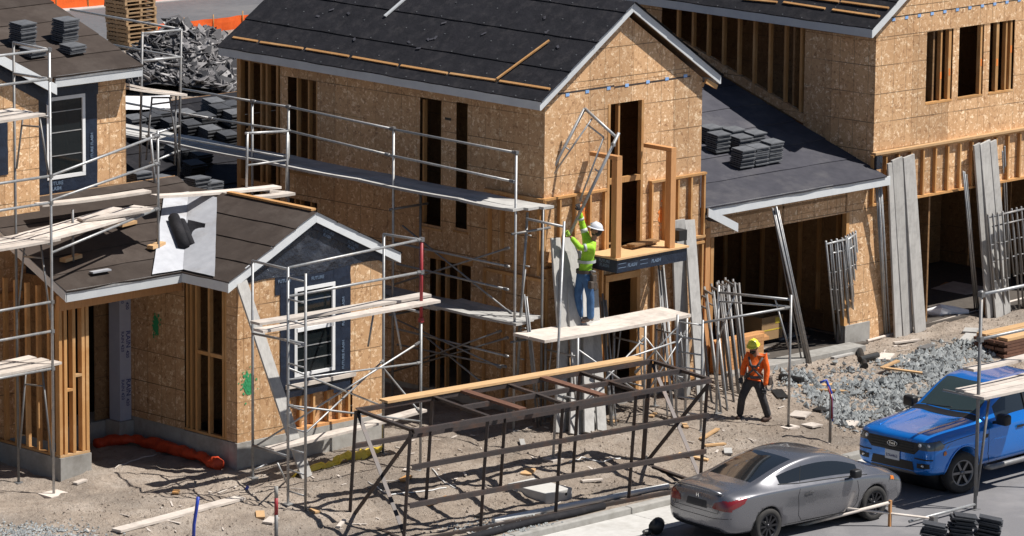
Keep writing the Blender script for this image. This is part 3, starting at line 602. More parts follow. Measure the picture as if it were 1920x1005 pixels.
# small gable roof
sy = 9.05; sx0, sx1, srx = -5.2, -.87, -3.03; se = 4.17; sz_ = se+sk*(srx-sx0)
for xa in (sx0, sx1): M().prism([(xa, sy+.04, se-.1), (srx, sy+.04, sz_-.1), (srx, sy+.04, sz_-.012), (xa, sy+.04, se-.012)], (0, 4.3, 0)).build('roof_slope', MT['osb_dark'], lh)
rakes(lh, sy, sx0-.04, se-.21, srx, sz_-.2, sx1+.04, se-.21, .18)
bx(lh, 'fascia', (sx0-.035, sy+.04, se-.2), (sx0, 10.42, se-.02), 'fascia'); bx(lh, 'fascia', (sx1, sy+.04, se-.2), (sx1+.035, 13.2, se-.02), 'fascia')
strips(lh, (sx0-.04, sy-.03, se-.02), (0, 1, 0), (1, 0, sk), 4.3, math.hypot(srx-sx0, sz_-se)+.04, 'felt_brown', .62, seed=11, nails=False)
strips(lh, (sx1+.04, sy-.03, se-.02), (0, 1, 0), (-1, 0, sk), 4.3, math.hypot(srx-sx0, sz_-se)+.04, 'felt_brown', .62, seed=12, nails=False)
bm_(lh, 'ridge_board', (srx+.02, sy+.1, sz_+.03), (srx+.02, 11.6, sz_+.03), .12, .04, 'stud')
# porch roof
pk = .45; py = 10.4; pz = se
def prz(y): return pz+pk*(y-py)
M().prism([(-8.0, py+.04, prz(py)-.12), (-8.0, 13.15, prz(13.15)-.12), (-8.0, 13.15, prz(13.15)-.012), (-8.0, py+.04, prz(py)-.012)], (4.93, 0, 0)).build('porch_deck', MT['osb_dark'], lh)
bx(lh, 'fascia', (-8.02, py, pz-.21), (-5.236, py+.035, pz-.02), 'fascia'); bx(lh, 'drip_edge', (-8.02, py-.012, pz-.05), (-5.25, py-.002, pz+.012), 'galv')
M().prism([(-8.035, py, pz-.2), (-8.035, 12.6, prz(12.6)-.2), (-8.035, 12.6, prz(12.6)-.02), (-8.035, py, pz-.02)], (.03, 0, 0)).build('rake_board', MT['fascia'], lh)
strips(lh, (-8.04, py-.02, pz-.02), (1, 0, 0), (0, 1, pk), 5.0, 3.0, 'felt_brown', .55, seed=13, nails=False)
# grey valley liner strip lying over both slopes
nP = Vector((0, -pk, 1)).normalized(); pP = Vector((-8, py, pz+.04)); nS = Vector((-sk, 0, 1)).normalized(); pS = Vector((sx0, sy, se+.04))
def onporch(x, y): return PP(x, y, pP, nP)
def onsg(x, y): return PP(x, y, pS, nS)
def valley(t):       # a point on the valley line, t from eave upwards
    return Vector((sx0+t, py+t*sk/pk, se+sk*t+.045))
v0, v1 = valley(-.02), valley(1.95)
patch(lh, 'valley_liner', [v0+Vector((-.75, 0, 0)), v0, v1, v1+Vector((-.62, 0, 0))], 'membrane', 6, 16, .006, 3, 1, (0, 0, .012))
pr_ = v0+Vector((0, -.92, 0)); patch(lh, 'valley_liner', [v0, pr_, v1+Vector((0, -.85, 0)), v1], 'membrane', 6, 16, .006, 3, 2, (0, 0, .012))
# porch structure
bx(lh, 'porch_beam', (-7.9, 10.75, 3.72), (-4.93, 10.85, 4.0), 'fir')
wallx = -7.88
for x in (-7.88, -7.76, -7.56, -7.34, -7.24): bx(lh, 'stud', (x, 10.80, .96), (x+.07, 10.92, 3.75))
bx(lh, 'plate', (-7.88, 10.79, .91), (-7.17, 10.92, .955), 'pine'); bx(lh, 'blocking', (-7.49, 10.8, 2.4), (-7.34, 10.9, 2.45), 'pine'); bx(lh, 'blocking', (-7.69, 10.8, 2.15), (-7.56, 10.9, 2.2))
for k in range(5): bx(lh, 'stud', (-7.88, 11.1+.33*k, .96), (-7.79, 11.16+.33*k, 4.1))
bx(lh, 'plate', (-7.88, 10.93, .91), (-7.79, 12.7, .957)); bx(lh, 'osb_backing', (-7.3, 11.4, .95), (-7.28, 12.7, 4.1), 'osb_dark')
bx(lh, 'top_plate', (-7.88, 10.8, 3.76), (-7.17, 10.9, 3.84)); bx(lh, 'stem_wall', (-7.9, 10.76, .2), (-7.16, 10.95, .905), 'conc'); bx(lh, 'stem_wall', (-7.902, 10.952, .2), (-7.7, 12.9, .903), 'conc')
# entry: back wall, black sheet added to darken the doorway, wrapped column
wall(lh, 'Y', 12.75, -7.28, -4.9, .9, 4.9, [(-6.4, -5.45, .9, 3.2)], mat='osb_dark'); bx(lh, 'entry_slab', (-7.2, 12.68, .2), (-4.88, 13.4, .9), 'conc'); bx(lh, 'pier', (-5.25, 12.25, .2), (-4.89, 12.67, .925), 'conc'); bx(lh, 'doorway_dark_sheet', (-7.9, 14.5, .5), (-1.0, 14.55, 4.6), 'black')
wc = bx(lh, 'wrapped_column', (-5.19, 12.3, .93), (-4.91, 12.62, 4.2), 'wrap')
for k, z in enumerate((1.0, 1.95, 2.9)):
    textmesh('RAIN', .15, 'ink_navy', wc, (-5.03, 12.297, z+.75), (0, 0, -1), (1, 0, 0), .002); textmesh('420', .10, 'ink_navy', wc, (-5.03, 12.297, z+.36), (0, 0, -1), (1, 0, 0), .002)
    textmesh('RAIN 420', .10, 'ink_navy', wc, (-5.15, 12.297, z+.75), (0, 0, -1), (1, 0, 0), .001)
blob(lh, 'spray_mark', (SL-.006, 11.55, 2.9), .12, .26, (0, 1, 0), (0, 0, 1), 'spray_green', 2)
blob(lh, 'spray_mark', (-4.62, SF-.004, 2.1), .2, .3, (1, 0, 0), (0, 0, 1), 'spray_green', 5)
# upper storey: wall with window
UY = 13.2; UX = -4.25
UW = (-6.2, -5.3, 5.7, 7.24)
wall(lh, 'Y', UY, -6.8, UX, 4.6, 7.45, [UW], zo=4.9); wall(lh, 'X', UX-.012, UY+.02, 19, 3.5, 7.5, mat='osb_dark')
wall(lh, 'Y', 12.7, -12.5, -6.79, .9, 8.9, [(-12, -8.6, 1.0, 3.1)], planes=[(.5, 1, 7.42+.5*-6.62), (-.5, 1, 7.42+.5*12.2)], zo=4.0)
wall(lh, 'X', -6.80, 12.72, UY, .9, 7.4); bx(lh, 'stem_wall', (-12.5, 12.66, .2), (-7.91, 12.9, .9), 'conc')
for k in range(9): bx(lh, 'stud', (-12.2+.5*k, 12.60, .95), (-12.14+.5*k, 12.695, 3.6))
bx(lh, 'rim_board', (-12.5, 12.6, 3.6), (-6.8, 12.69, 3.75))
for x in (-6.0, -5.75, -5.45): bx(lh, 'stud', (x, UY+.4, 5.2), (x+.07, UY+.5, 7.3))
wu = bx(lh, 'window', (-6.22, UY-.03, 5.66), (-5.28, UY+.02, 5.73), 'white')
bx(wu, 'frame', (-6.22, UY-.03, 7.18), (-5.28, UY+.02, 7.25), 'white')
for x in (-6.22, -5.35): bx(wu, 'frame', (x, UY-.03, 5.732), (x+.07, UY+.02, 7.178), 'white')
bx(wu, 'pane', (-6.15, UY, 5.73), (-5.35, UY+.004, 7.18), 'glass')
for z in (6.1, 6.55, 6.95): bx(wu, 'muntin', (-6.15, UY-.012, z), (-5.35, UY-.002, z+.016), 'galv')
def fu(x0, x1, z0, z1, seed, n=(5, 10)): return patch(lh, 'flashing', [(x0, UY, z0), (x1, UY, z0), (x1, UY, z1), (x0, UY, z1)], 'foil', *n, amp=.012, sc=5, seed=seed, out=(0, -.016, 0))
fu(-6.5, -6.2, 5.45, 7.4, 1); fu(-5.3, -4.98, 5.35, 7.4, 2); fu(-6.3, -4.95, 7.2, 7.42, 3); fu(-6.4, -5.1, 5.40, 5.68, 4)
textmesh('FUTURE FLASH', .085, 'ink_blue', lh, (-5.1, UY-.034, 5.9), (0, 0, 1), (-1, 0, 0), .003); textmesh('FUTURE', .10, 'ink_blue', lh, (-6.2, UY-.034, 5.55), (1, 0, 0), (0, 0, 1), .002); textmesh('FLASH', .10, 'ink_blue', lh, (-6.17, UY-.034, 5.45), (1, 0, 0), (0, 0, 1), .003)
bx(lh, 'step_flashing', (-6.7, UY-.12, 4.95), (UX, UY-.05, 5.25), 'galv_old')
patch(lh, 'flashing', [(-7.15, 12.7, 3.9), (-6.9, 12.7, 3.9), (-6.9, 12.7, 4.9), (-7.15, 12.7, 4.9)], 'foil', 4, 8, .01, 5, 6, (0, -.016, 0))
# upper roof, ridge along the street
uy, uz = 12.8, 7.72
e0 = PY(265, 138, uy); ex_r = e0.x
q = PX(90, 0, ex_r); uk = max(.3, min(.7, (q.z-uz)/(q.y-uy)))
UL = 5.2
M().prism([(-6.25, uy+.04, uz-.12), (-6.25, uy+UL, uz+uk*UL-.12), (-6.25, uy+UL, uz+uk*UL-.012), (-6.25, uy+.04, uz-.012)], (ex_r+6.25, 0, 0)).build('roof_slope', MT['osb_dark'], lh)
M().prism([(-13, uy+.5, uz-.12+uk*.5), (-13, uy+UL, uz+uk*UL-.12), (-13, uy+UL, uz+uk*UL-.012), (-13, uy+.5, uz-.012+uk*.5)], (6.8, 0, 0)).build('roof_slope', MT['osb_dark'], lh)
bx(lh, 'fascia', (-6.3, uy, uz-.21), (ex_r+.03, uy+.035, uz-.02), 'fascia'); bx(lh, 'drip_edge', (-6.3, uy-.012, uz-.07), (ex_r+.03, uy-.002, uz+.01), 'galv')
M().prism([(ex_r, uy+.04, uz-.2), (ex_r, uy+UL, uz+uk*UL-.2), (ex_r, uy+UL, uz+uk*UL-.02), (ex_r, uy+.04, uz-.02)], (.035, 0, 0)).build('rake_board', MT['fascia'], lh)
strips(lh, (-13, uy-.02, uz-.02), (1, 0, 0), (0, 1, uk), 13+ex_r+.04, UL*math.hypot(1, uk), 'felt_brown', .72, seed=15, nails=False)
nU = Vector((0, -uk, 1)).normalized(); pU = Vector((-6, uy, uz+.02))
# bump-out gable roof edge
by = 12.48; rx0, rz0 = PY(107, 178, by).x, PY(107, 178, by).z; rx1, rz1 = PY(0, 121, by).x, PY(0, 121, by).z; bk = (rz1-rz0)/(rx0-rx1); ax_ = -9.5
M().prism([(rx0, by, rz0), (ax_, by, rz0+bk*(rx0-ax_)), (ax_, by, rz0+bk*(rx0-ax_)+.2), (rx0, by, rz0+.2)], (0, .035, 0)).build('rake_board', MT['fascia'], lh)
M().prism([(rx0, by+.04, rz0+.08), (ax_, by+.04, rz0+bk*(rx0-ax_)+.08), (ax_, by+.04, rz0+bk*(rx0-ax_)+.19), (rx0, by+.04, rz0+.19)], (0, 2.4, 0)).build('bump_roof', MT['felt_brown'], lh)
patch(lh, 'flashing', [(rx0-.05, 12.7, rz0-.22), (ax_, 12.7, rz0+bk*(rx0-ax_)-.22), (ax_, 12.7, rz0+bk*(rx0-ax_)+.05), (rx0-.05, 12.7, rz0+.05)], 'foil', 12, 3, .006, 5, 9, (0, -.02, 0))
patch(lh, 'flashing', [(-7.9, 12.7, 6.0), (-7.55, 12.7, 6.0), (-7.55, 12.7, 7.2), (-7.9, 12.7, 7.2)], 'foil', 3, 8, .01, 5, 4, (0, -.02, 0))
# rain gutter length laid at the wall foot, roll of felt, offcuts: things on the roof
rl = onsg(346, 445)
# ------------------------------------------------------------------ low roof behind with tile stacks
br = thing('rear_house', 'low rear house whose dark roof carries rows of stacked tiles', 'house', (4, 22, .5))
bk0 = (17.9, 3.45, .30)
def brz(y): return bk0[1]+bk0[2]*(y-bk0[0])
nB = Vector((0, -bk0[2], 1)).normalized(); pB = Vector((0, bk0[0], bk0[1]+.02))
bE = PP(345, 182, pB, nB).y
M().prism([(-2.2, 17.9, brz(17.9)-.15), (-2.2, bE, brz(bE)-.15), (-2.2, bE, brz(bE)-.012), (-2.2, 17.9, brz(17.9)-.012)], (14, 0, 0)).build('roof_slope', MT['osb_dark'], br)
strips(br, (-2.2, 17.88, brz(17.88)-.015), (1, 0, 0), (0, 1, bk0[2]), 14, (bE-17.9)*math.hypot(1, bk0[2]), 'felt', .95, seed=21, nails=False)
bx(br, 'wall', (-2.0, 18.2, .4), (11.6, 18.25, 3.4), 'osb_dark'); bx(br, 'wall', (-2.0, 18.26, .4), (-1.95, bE-.3, 3.4), 'osb_dark'); bx(br, 'fascia', (-2.2, 17.87, brz(17.9)-.2), (11.8, 17.9, brz(17.9)-.02), 'fascia')
bx(br, 'wall', (11.6, 18.2, .4), (11.65, bE-.3, 3.4), 'osb_dark'); bx(br, 'wall', (-2, bE-.3, .4), (11.6, bE-.25, brz(bE)-.3), 'osb_dark')
# ------------------------------------------------------------------ scaffolds
TR = .026
def tb(par, name, a, b, r=TR, mat='galv', n=8):
    if name in ('guard_rail', 'cross_brace', 'ledger_rail') and par is not None:      # clamp sleeve near each end
        a_, b_ = Vector(a), Vector(b); u_ = (b_-a_).normalized()
        M().tube(b_-u_*.13, b_-u_*.02, r+.012, 8).build('clamp', MT['galv_old'], par)
    return M().tube(a, b, r, n).build(name, MT[mat], par, smooth=True)
def post(par, foot, ytop, mat='galv', base=True, name='post', r=TR):
    foot = Vector(foot); tp = on(foot, ytop); o = tb(par, name, foot, tp, r, mat)
    if base: bx(par, 'base_plate', (foot.x-.08, foot.y-.08, foot.z-.01), (foot.x+.08, foot.y+.08, foot.z+.012), mat)
    return tp
def coupler(par, p, r=.034, mat='galv_old'): return M().box((p.x-r, p.y-r, p.z-r), (p.x+r, p.y+r, p.z+r)).build('coupler', MT[mat], par)
def plank(par, a, b, w=.24, t=.045, mat='plank', name='deck_plank', side=None):
    a, b = Vector(a), Vector(b); o = M(); d = (b-a).normalized(); s = Vector((-d.y, d.x, 0)).normalized()
    n = 8; sag = .02
    for i in range(n+1):
        u = i/n; c = a.lerp(b, u)-Vector((0, 0, sag*4*u*(1-u)))
        for q in (-s*w/2, s*w/2):
            for z in (-t/2, t/2): o.v.append(c+q+Vector((0, 0, z)))
    for i in range(n):
        k = i*4
        o.f += [(k, k+4, k+5, k+1), (k+2, k+3, k+7, k+6), (k+1, k+5, k+7, k+3), (k, k+2, k+6, k+4)]
    o.f += [(0, 1, 3, 2), (4*n, 4*n+2, 4*n+3, 4*n+1)]
    return o.build(name, MT[mat], par)
# --- tower at the far left
p1, p2 = G(101, 928), G(35, 905)
s1 = thing('scaffold', 'tall tube scaffold with three decks at the left edge beside the porch', 'scaffold', p1)
post(s1, p1, 91); post(s1, p2, 78, 'galv_old')
bx(s1, 'timber_pad', (p1.x-.22, p1.y-.2, p1.z-.02), (p1.x+.24, p1.y+.2, p1.z+.03), 'plank'); bx(s1, 'timber_pad', (p1.x-.16, p1.y-.17, p1.z-.07), (p1.x+.2, p1.y+.15, p1.z-.022), 'plank')
lx = Vector((-2.6, 0, 0))
for y1, y2 in ((93, 80), (148, 138)): tb(s1, 'end_rail', on(p1, y1), on(p2, y2))
for y in (93, 148, 330, 380, 566, 621, 691):
    q = on(p1, y); tb(s1, 'guard_rail', q, q+lx+Vector((0, 0, 0)))
    coupler(s1, q)
for ya, w_ in ((214, 3), (452, 3), (684, 3)):
    z = on(p1, ya).z
    for k in range(w_):
        yy = p1.y+.12+.27*k
        plank(s1, (p1.x-2.7, yy, z), (p1.x+(.22 if ya != 214 else -.1)-.08*k, yy, z+.012*k))
    tb(s1, 'bearer', Vector((p1.x, p1.y-.02, z-.06)), Vector((p2.x, p2.y+.02, z-.06)))
for ya, yb in ((215, 330), (455, 600), (690, 860)):
    a, b = on(p1, ya), on(p2, ya); c1 = a.lerp(b, .3); c2 = a.lerp(b, .75); z2 = on(p1, yb).z
    tb(s1, 'frame_leg', c1, Vector((p1.x, p1.y+.05, z2)), .019, 'galv_old'); tb(s1, 'frame_leg', c2, Vector((p2.x, p2.y-.05, z2)), .019, 'galv_old')
    tb(s1, 'frame_tie', c1.lerp(Vector((p1.x, p1.y, z2)), .2), c2.lerp(Vector((p2.x, p2.y, z2)), .2), .017, 'galv_old')
# --- scaffold standing on the porch roof
f1 = onporch(297, 466); f2 = onporch(137, 490)
s2 = thing('scaffold', 'tube scaffold with plank decks standing on timber blocks on the brown porch roof', 'scaffold', f1)
t1 = post(s2, f1, 245, base=False); t2 = post(s2, f2, 393, 'galv_old', base=False)
for f, w_ in ((f1, .42), (f2, .5)): bm_(s2, 'timber_block', f+Vector((-w_/2, 0, .05)), f+Vector((w_/2, .12, .06)), .14, .07, 'pine')
for ya, yb in ((330, 254), (376, 306), (474, 391)): tb(s2, 'guard_rail', on(p1, ya), on(f1, yb)); coupler(s2, on(f1, yb))
def rnear(post_, ya, px_, py_):       # a rail from a post to a pixel at the post's depth
    q = PP(px_, py_, post_, Vector((.70, .71, 0))); return on(post_, ya), q
# main deck along the rails, from the tower to the roof post
da, db = on(p1, 452)+Vector((.1, .25, 0)), on(f1, 392)+Vector((-.05, .15, 0))
for k, (o0, o1) in enumerate(((0, 0), (.26, 0), (.52, -.35))):
    s_ = Vector((-.33, .94, 0))
    plank(s2, da+s_*o0+Vector((0, 0, .004*k)), db+s_*o0+(da-db).normalized()*(-o1)+Vector((0, 0, .004*k)), .25, .05)
plank(s2, PZ(150, 412, da.z+.07), PZ(278, 392, da.z+.14), .24, .045)
# upper catwalk by the wall, running to the right along the small roof
ca, cb = PY(72, 384, 12.2), PY(276, 358, 12.2); plank(s2, ca, cb, .25, .05)
cc, cd_ = PY(290, 368, 11.9), PY(520, 350, 11.9); plank(s2, cc, cd_, .25, .05); plank(s2, PY(440, 372, 11.7), PY(546, 362, 11.7), .25, .05); plank(s2, PY(470, 352, 12.2), PY(546, 362, 12.2), .25, .05)
for xx, yy, yt, yp in ((462, 352, 248, 12.0), (537, 372, 248, 12.0)):
    a, b = PY(xx, yy, yp), PY(xx+2, yt, yp); tb(s2, 'post', a, b)
tb(s2, 'end_rail', PY(460, 250, 12.0), PY(540, 246, 12.0)); tb(s2, 'end_rail', PY(462, 310, 12.0), PY(540, 300, 12.0), .02)
# tall posts behind the roof with rails and trestle
for (xa, ya), (xb, yb) in (((267, 60), (262, 345)), ((340, 54), (335, 345))): tb(s2, 'post', PY(xb, yb, 14.3), PY(xa, ya, 14.3), TR, 'galv_old')
for a, b in (((266, 63), (341, 56)), ((268, 114), (341, 107)), ((274, 255), (337, 236)), ((281, 306), (337, 282))): tb(s2, 'end_rail', PY(*a, 14.3), PY(*b, 14.3))
for a, b in (((285, 182), (274, 300)), ((318, 182), (338, 322)), ((330, 180), (328, 310)), ((284, 183), (322, 183)), ((283, 196), (324, 191))): tb(s2, 'trestle_leg', PY(*a, 14.2), PY(*b, 14.2), .019, 'galv_old')
for k in range(2): plank(s2, PY(236, 158+7*k, 14.2-.1*k), PY(330+14*k, 174+3*k, 14.2-.1*k), .24, .045)
for a, b in (((282, 252), (292, 360)),): tb(s2, 'post', PY(*a, 13.0), PY(*b, 13.0))
# --- long scaffold along the shaded side of the main house
X3, X3i = 1.15, 2.0
s3 = thing('scaffold', 'long two level scaffold with guard rails along the shaded side wall of the main house', 'scaffold', (X3, 11.4, gz(X3, 11.4)))
def q3(x, y, X=X3): return PX(x, y, X)
rail = [(342, 167), (480, 191), (545, 201), (740, 243), (970, 287)]
for a, b in zip(rail, rail[1:]): tb(s3, 'guard_rail', q3(*a), q3(*b))
tb(s3, 'guard_rail', q3(132, 18), q3(338, 55)); tb(s3, 'guard_rail', q3(210, 84), q3(342, 108))
rail2 = [(236, 193), (400, 223), (545, 246), (731, 291), (965, 341)]
for a, b in zip(rail2, rail2[1:]): tb(s3, 'guard_rail', q3(*a), q3(*b))
tb(s3, 'guard_rail', q3(236, 240), q3(541, 296), .022)
for x, yt in ((738, 241), (968, 286)):
    c = q3(x, yt); f = onG(c.x, c.y); tb(s3, 'post', f, c); coupler(s3, c); bx(s3, 'base_plate', (f.x-.08, f.y-.08, f.z-.01), (f.x+.08, f.y+.08, f.z+.012), 'galv')
    fi = onG(X3i-.1, c.y); tb(s3, 'inner_post', fi, Vector((X3i-.1, c.y, q3(x, yt+110).z)), TR, 'galv_old')
    for z in (2.3, 4.45): tb(s3, 'bearer', Vector((X3-.1, c.y, z)), Vector((X3i+.1, c.y, z)), TR, 'galv_old')
for x in (473, 541):
    c = q3(x, 190 if x < 500 else 200); tb(s3, 'post', Vector((c.x, c.y, 3.0)), c); coupler(s3, c)
yA, yB = q3(738, 241).y, q3(968, 286).y
zd = PX(1000, 388, 1.6).z
y_end, y_far = 7.85, 21.0
for k, xx in enumerate((1.16, 1.46, 1.76)):
    yy = y_far
    while yy > y_end+.5:
        y2 = max(y_end-(.12*k if yy-2.9 < y_end else 0), yy-2.9); plank(s3, (xx, yy, zd+(.01 if k % 2 else 0)), (xx, y2, zd+.005), .285, .05, 'deck_grey'); yy = y2-.01
zd2 = PX(850, 572, 1.6).z
for k, xx in enumerate((1.18, 1.48, 1.78)):
    plank(s3, (xx, 12.6, zd2), (xx, 10.0, zd2+.006), .285, .05, 'deck_grey'); plank(s3, (xx, 10.2, zd2+.055), (xx, 7.75+.1*k, zd2+.05), .285, .05, 'deck_grey')
h3 = lambda x, y: PX(690+x/2.79, 380+y/2.79, X3+.03)
for a, b in (((180, 120), (750, 580)), ((130, 430), (740, 235)), ((300, 700), (600, 945)), ((100, 892), (735, 705))): tb(s3, 'cross_brace', h3(*a), h3(*b), .019, 'galv_old')
for a, b in (((140, 210), (740, 335)), ((150, 320), (735, 455)), ((150, 660), (735, 805))): tb(s3, 'ledger_rail', h3(*a), h3(*b), .022)
for a, b in (((600, 470), (735, 560)), ((610, 560), (735, 475)), ((640, 520), (735, 540)), ((745, 600), (940, 690)), ((745, 690), (940, 620))): tb(s3, 'cross_brace', PX(*a, X3-.02), PX(*b, X3-.02), .018, 'galv_old')
tb(s3, 'ledger_rail', PX(745, 646, X3), PX(950, 688, X3), .02, 'galv_old')
# end bay frames in front of the corner
fA = onG(q3(968, 286).x, yB-.55); 
tb(s3, 'leaning_post', PX(969, 724, 1.5), PX(989, 398, 1.75)); tb(s3, 'bearer', PY(987, 410, 7.7), PY(1056, 425, 7.0)); tb(s3, 'leaning_post', PX(985, 505, 1.6), PX(970, 640, 1.5), .02, 'galv_old')
for k in range(5): tb(s3, 'rung', PX(986-3.4*k, 440+58*k, 1.72-.05*k), PX(996-3.4*k, 442+58*k, 1.72-.05*k), .016)
# --- scaffold in front of the small gable
fl_, l1 = G(474, 897), G(540, 945); l2 = onG(l1.x, l1.y-.48, -.05); fr_, r1 = G(718, 848), G(788, 882)
s4 = thing('scaffold', 'tube scaffold with ladder frame and plank deck in front of the small gable window', 'scaffold', l1)
post(s4, fl_, 489); post(s4, l1, 501); post(s4, l2, 513); post(s4, fr_, 438); post(s4, r1, 600)
tb(s4, 'red_post', on(r1, 603), on(r1, 449), .032, 'red_paint'); coupler(s4, on(r1, 600), .04, 'red_paint')
za, zb_ = l1.z+.25, on(l1, 520).z; nr_ = 11
for k in range(nr_):
    z = za+(zb_-za)*k/(nr_-1); tb(s4, 'rung', Vector((l1.x, l1.y, z)), Vector((l2.x, l2.y, z-.01)), .017)
for y in (489, 505): pass
tb(s4, 'header', on(fl_, 489), on(l1, 505)); tb(s4, 'header', on(fr_, 439), on(r1, 450)); tb(s4, 'bearer', on(fl_, 835), on(l1, 856)); tb(s4, 'bearer', on(fl_, 625), on(l2, 645)); tb(s4, 'bearer', on(fr_, 568), on(r1, 586))
for ya, yb, pa, pb in ((502, 449, l1, r1), (556, 510, l1, r1)): tb(s4, 'guard_rail', on(pa, ya), on(pb, yb)); coupler(s4, on(pb, yb), .04)
for (pa, ya), (pb, yb) in (((l1, 690), (fr_, 762)), ((l2, 812), (fr_, 676)), ((l1, 712), (r1, 680)), ((fl_, 840), (r1, 640)), ((fr_, 690), (r1, 775)), ((r1, 790), (l1, 760))): tb(s4, 'cross_brace', on(pa, ya), on(pb, yb), .019)
for k, (a, b) in enumerate((((478, 606), (800, 552)), ((484, 620), (817, 563)))):
    plank(s4, PZ(*a, 3.66), PZ(*b, 3.66), .28, .05)
plank(s4, PY(505, 842, 7.9), PY(792, 768, 7.9), .26, .05)
for a, b in (((700, 590), (690, 650)), ((738, 580), (752, 655))): tb(s4, 'trestle_leg', PY(*a, 7.9), PY(*b, 7.9), .019)
for a, b in (((520, 868), (540, 910)), ((500, 870), (478, 880))): tb(s4, 'frame_leg', PY(*a, 7.6), PY(*b, 7.6), .018)
# --- trestle platform the worker stands on
zw = 2.5
s5 = thing('scaffold', 'low trestle platform of two wide planks carrying the worker in the green shirt', 'scaffold', (2.8, 7.2, gz(2.8, 7.2)))
wa, wb, wc_, wd = PZ(961, 624, zw), PZ(1022, 638, zw), PZ(1239, 575, zw), PZ(1296, 589, zw)
for k in range(2):
    t = .25+.5*k; wide = (wb-wa).length*.49
    plank(s5, wa.lerp(wb, t)-Vector((0, 0, .03)), wc_.lerp(wd, t)-Vector((0, 0, .03)), wide, .06, 'plank')
tb(s5, 'tall_post', G(1037, 862), PY(1058, 415, 6.75)); bx(s5, 'timber_pad', G(1037, 862)-Vector((.15, .15, .02)), G(1037, 862)+Vector((.15, .15, .03)), 'plank')
L5 = [(wa.lerp(wc_, .22), wb.lerp(wd, .22)), (wa.lerp(wc_, .68), wb.lerp(wd, .68)), (wa.lerp(wc_, .97), wb.lerp(wd, .97))]
for k, (a, b) in enumerate(L5):
    for q, e in ((a, .1), (b, -.1)):
        q = Vector((q.x, q.y, 0)); g_ = onG(q.x, q.y); tb(s5, 'post', g_, Vector((q.x, q.y, zw-.07))); bx(s5, 'base_plate', (g_.x-.07, g_.y-.07, g_.z-.01), (g_.x+.07, g_.y+.07, g_.z+.012), 'galv')
    for z in (zw-.10, zw-.45, 1.2): tb(s5, 'frame_tie', Vector((a.x, a.y, z)), Vector((b.x, b.y, z)), .019)
    tb(s5, 'frame_leg', Vector((a.x, a.y-.2, zw-.12)), Vector((a.x, a.y-.05, 1.2)), .016); tb(s5, 'frame_leg', Vector((b.x, b.y+.2, zw-.12)), Vector((b.x, b.y+.05, 1.2)), .016)
for (a, b), (c, d) in zip(L5, L5[1:]):
    tb(s5, 'cross_brace', Vector((b.x, b.y, 2.2)), Vector((d.x, d.y, 1.0)), .017); tb(s5, 'cross_brace', Vector((b.x, b.y, 1.0)), Vector((d.x, d.y, 2.2)), .017)
# --- ladder frame with guard rail by the walking worker
a6, b6 = G(1240+27, 800), G(1312, 792)
s6 = thing('scaffold', 'single scaffold bay with ladder frame and white guard rail beside the walking worker', 'scaffold', a6)
e6 = onG(a6.x+.28, a6.y-.42); c6 = G(1478, 800); d6 = onG(c6.x-.5, c6.y+1.5)
for f, y in ((a6, 590), (e6, 600), (c6, 553), (d6, 535)): post(s6, f, y)
for k in range(7): tb(s6, 'rung', on(a6, 603+28*k), on(e6, 610+28*k), .017)
bx(s6, 'timber_pad', (c6.x-.17, c6.y-.16, c6.z-.03), (c6.x+.17, c6.y+.16, c6.z+.012), 'plank')
tb(s6, 'guard_rail', on(e6, 605), on(c6, 576)); tb(s6, 'header', on(d6, 548), on(c6, 562)); tb(s6, 'header', on(d6, 565), on(c6, 575), .019)
tb(s6, 'frame_leg', on(d6, 553).lerp(on(c6, 562), .22), on(d6, 640), .018); tb(s6, 'frame_leg', on(d6, 553).lerp(on(c6, 562), .78), on(c6, 660), .018)
tb(s6, 'guard_rail', on(a6, 640), PY(1120, 690, 7.0), .02); tb(s6, 'cross_brace', on(a6, 612), PY(1190, 700, 7.0), .019)
# --- scaffold at the right edge above the blue truck
f7 = PZ(1828, 955, 0.0)
s7 = thing('scaffold', 'tube post and plank deck over the blue truck at the right edge', 'scaffold', f7)
tp7 = post(s7, f7, 545, 'galv_old', r=.034)
g7 = Vector((f7.x+2.4, f7.y, 0)); post(s7, g7, 480, 'galv_old', r=.034)
for ya in (552, 636):
    q = on(f7, ya); tb(s7, 'guard_rail', q, q+Vector((2.4, 0, .0)), .032); coupler(s7, q, .05)
zq = on(f7, 742).z
for k in range(3): plank(s7, Vector((f7.x-.12+.1*k, f7.y-.1+.3*k, zq)), Vector((f7.x+2.6, f7.y-.1+.3*k, zq+.01)), .27, .05)
plank(s7, Vector((f7.x+.55, f7.y+.72, zq+.3)), Vector((f7.x+2.6, f7.y+.72, zq+.3)), .27, .05)
tb(s7, 'brace', Vector((f7.x+.3, f7.y-.02, zq-.05)), on(f7, 930)+Vector((.03, 0, 0)), .026, 'galv_old'); tb(s7, 'bearer', Vector((f7.x+.05, f7.y-.2, zq-.05)), Vector((f7.x+.05, f7.y+.9, zq-.05)), .026)
tb(s7, 'bottom_rail', Vector((f7.x, f7.y, .1)), PZ(1705, 978, .1), .03)
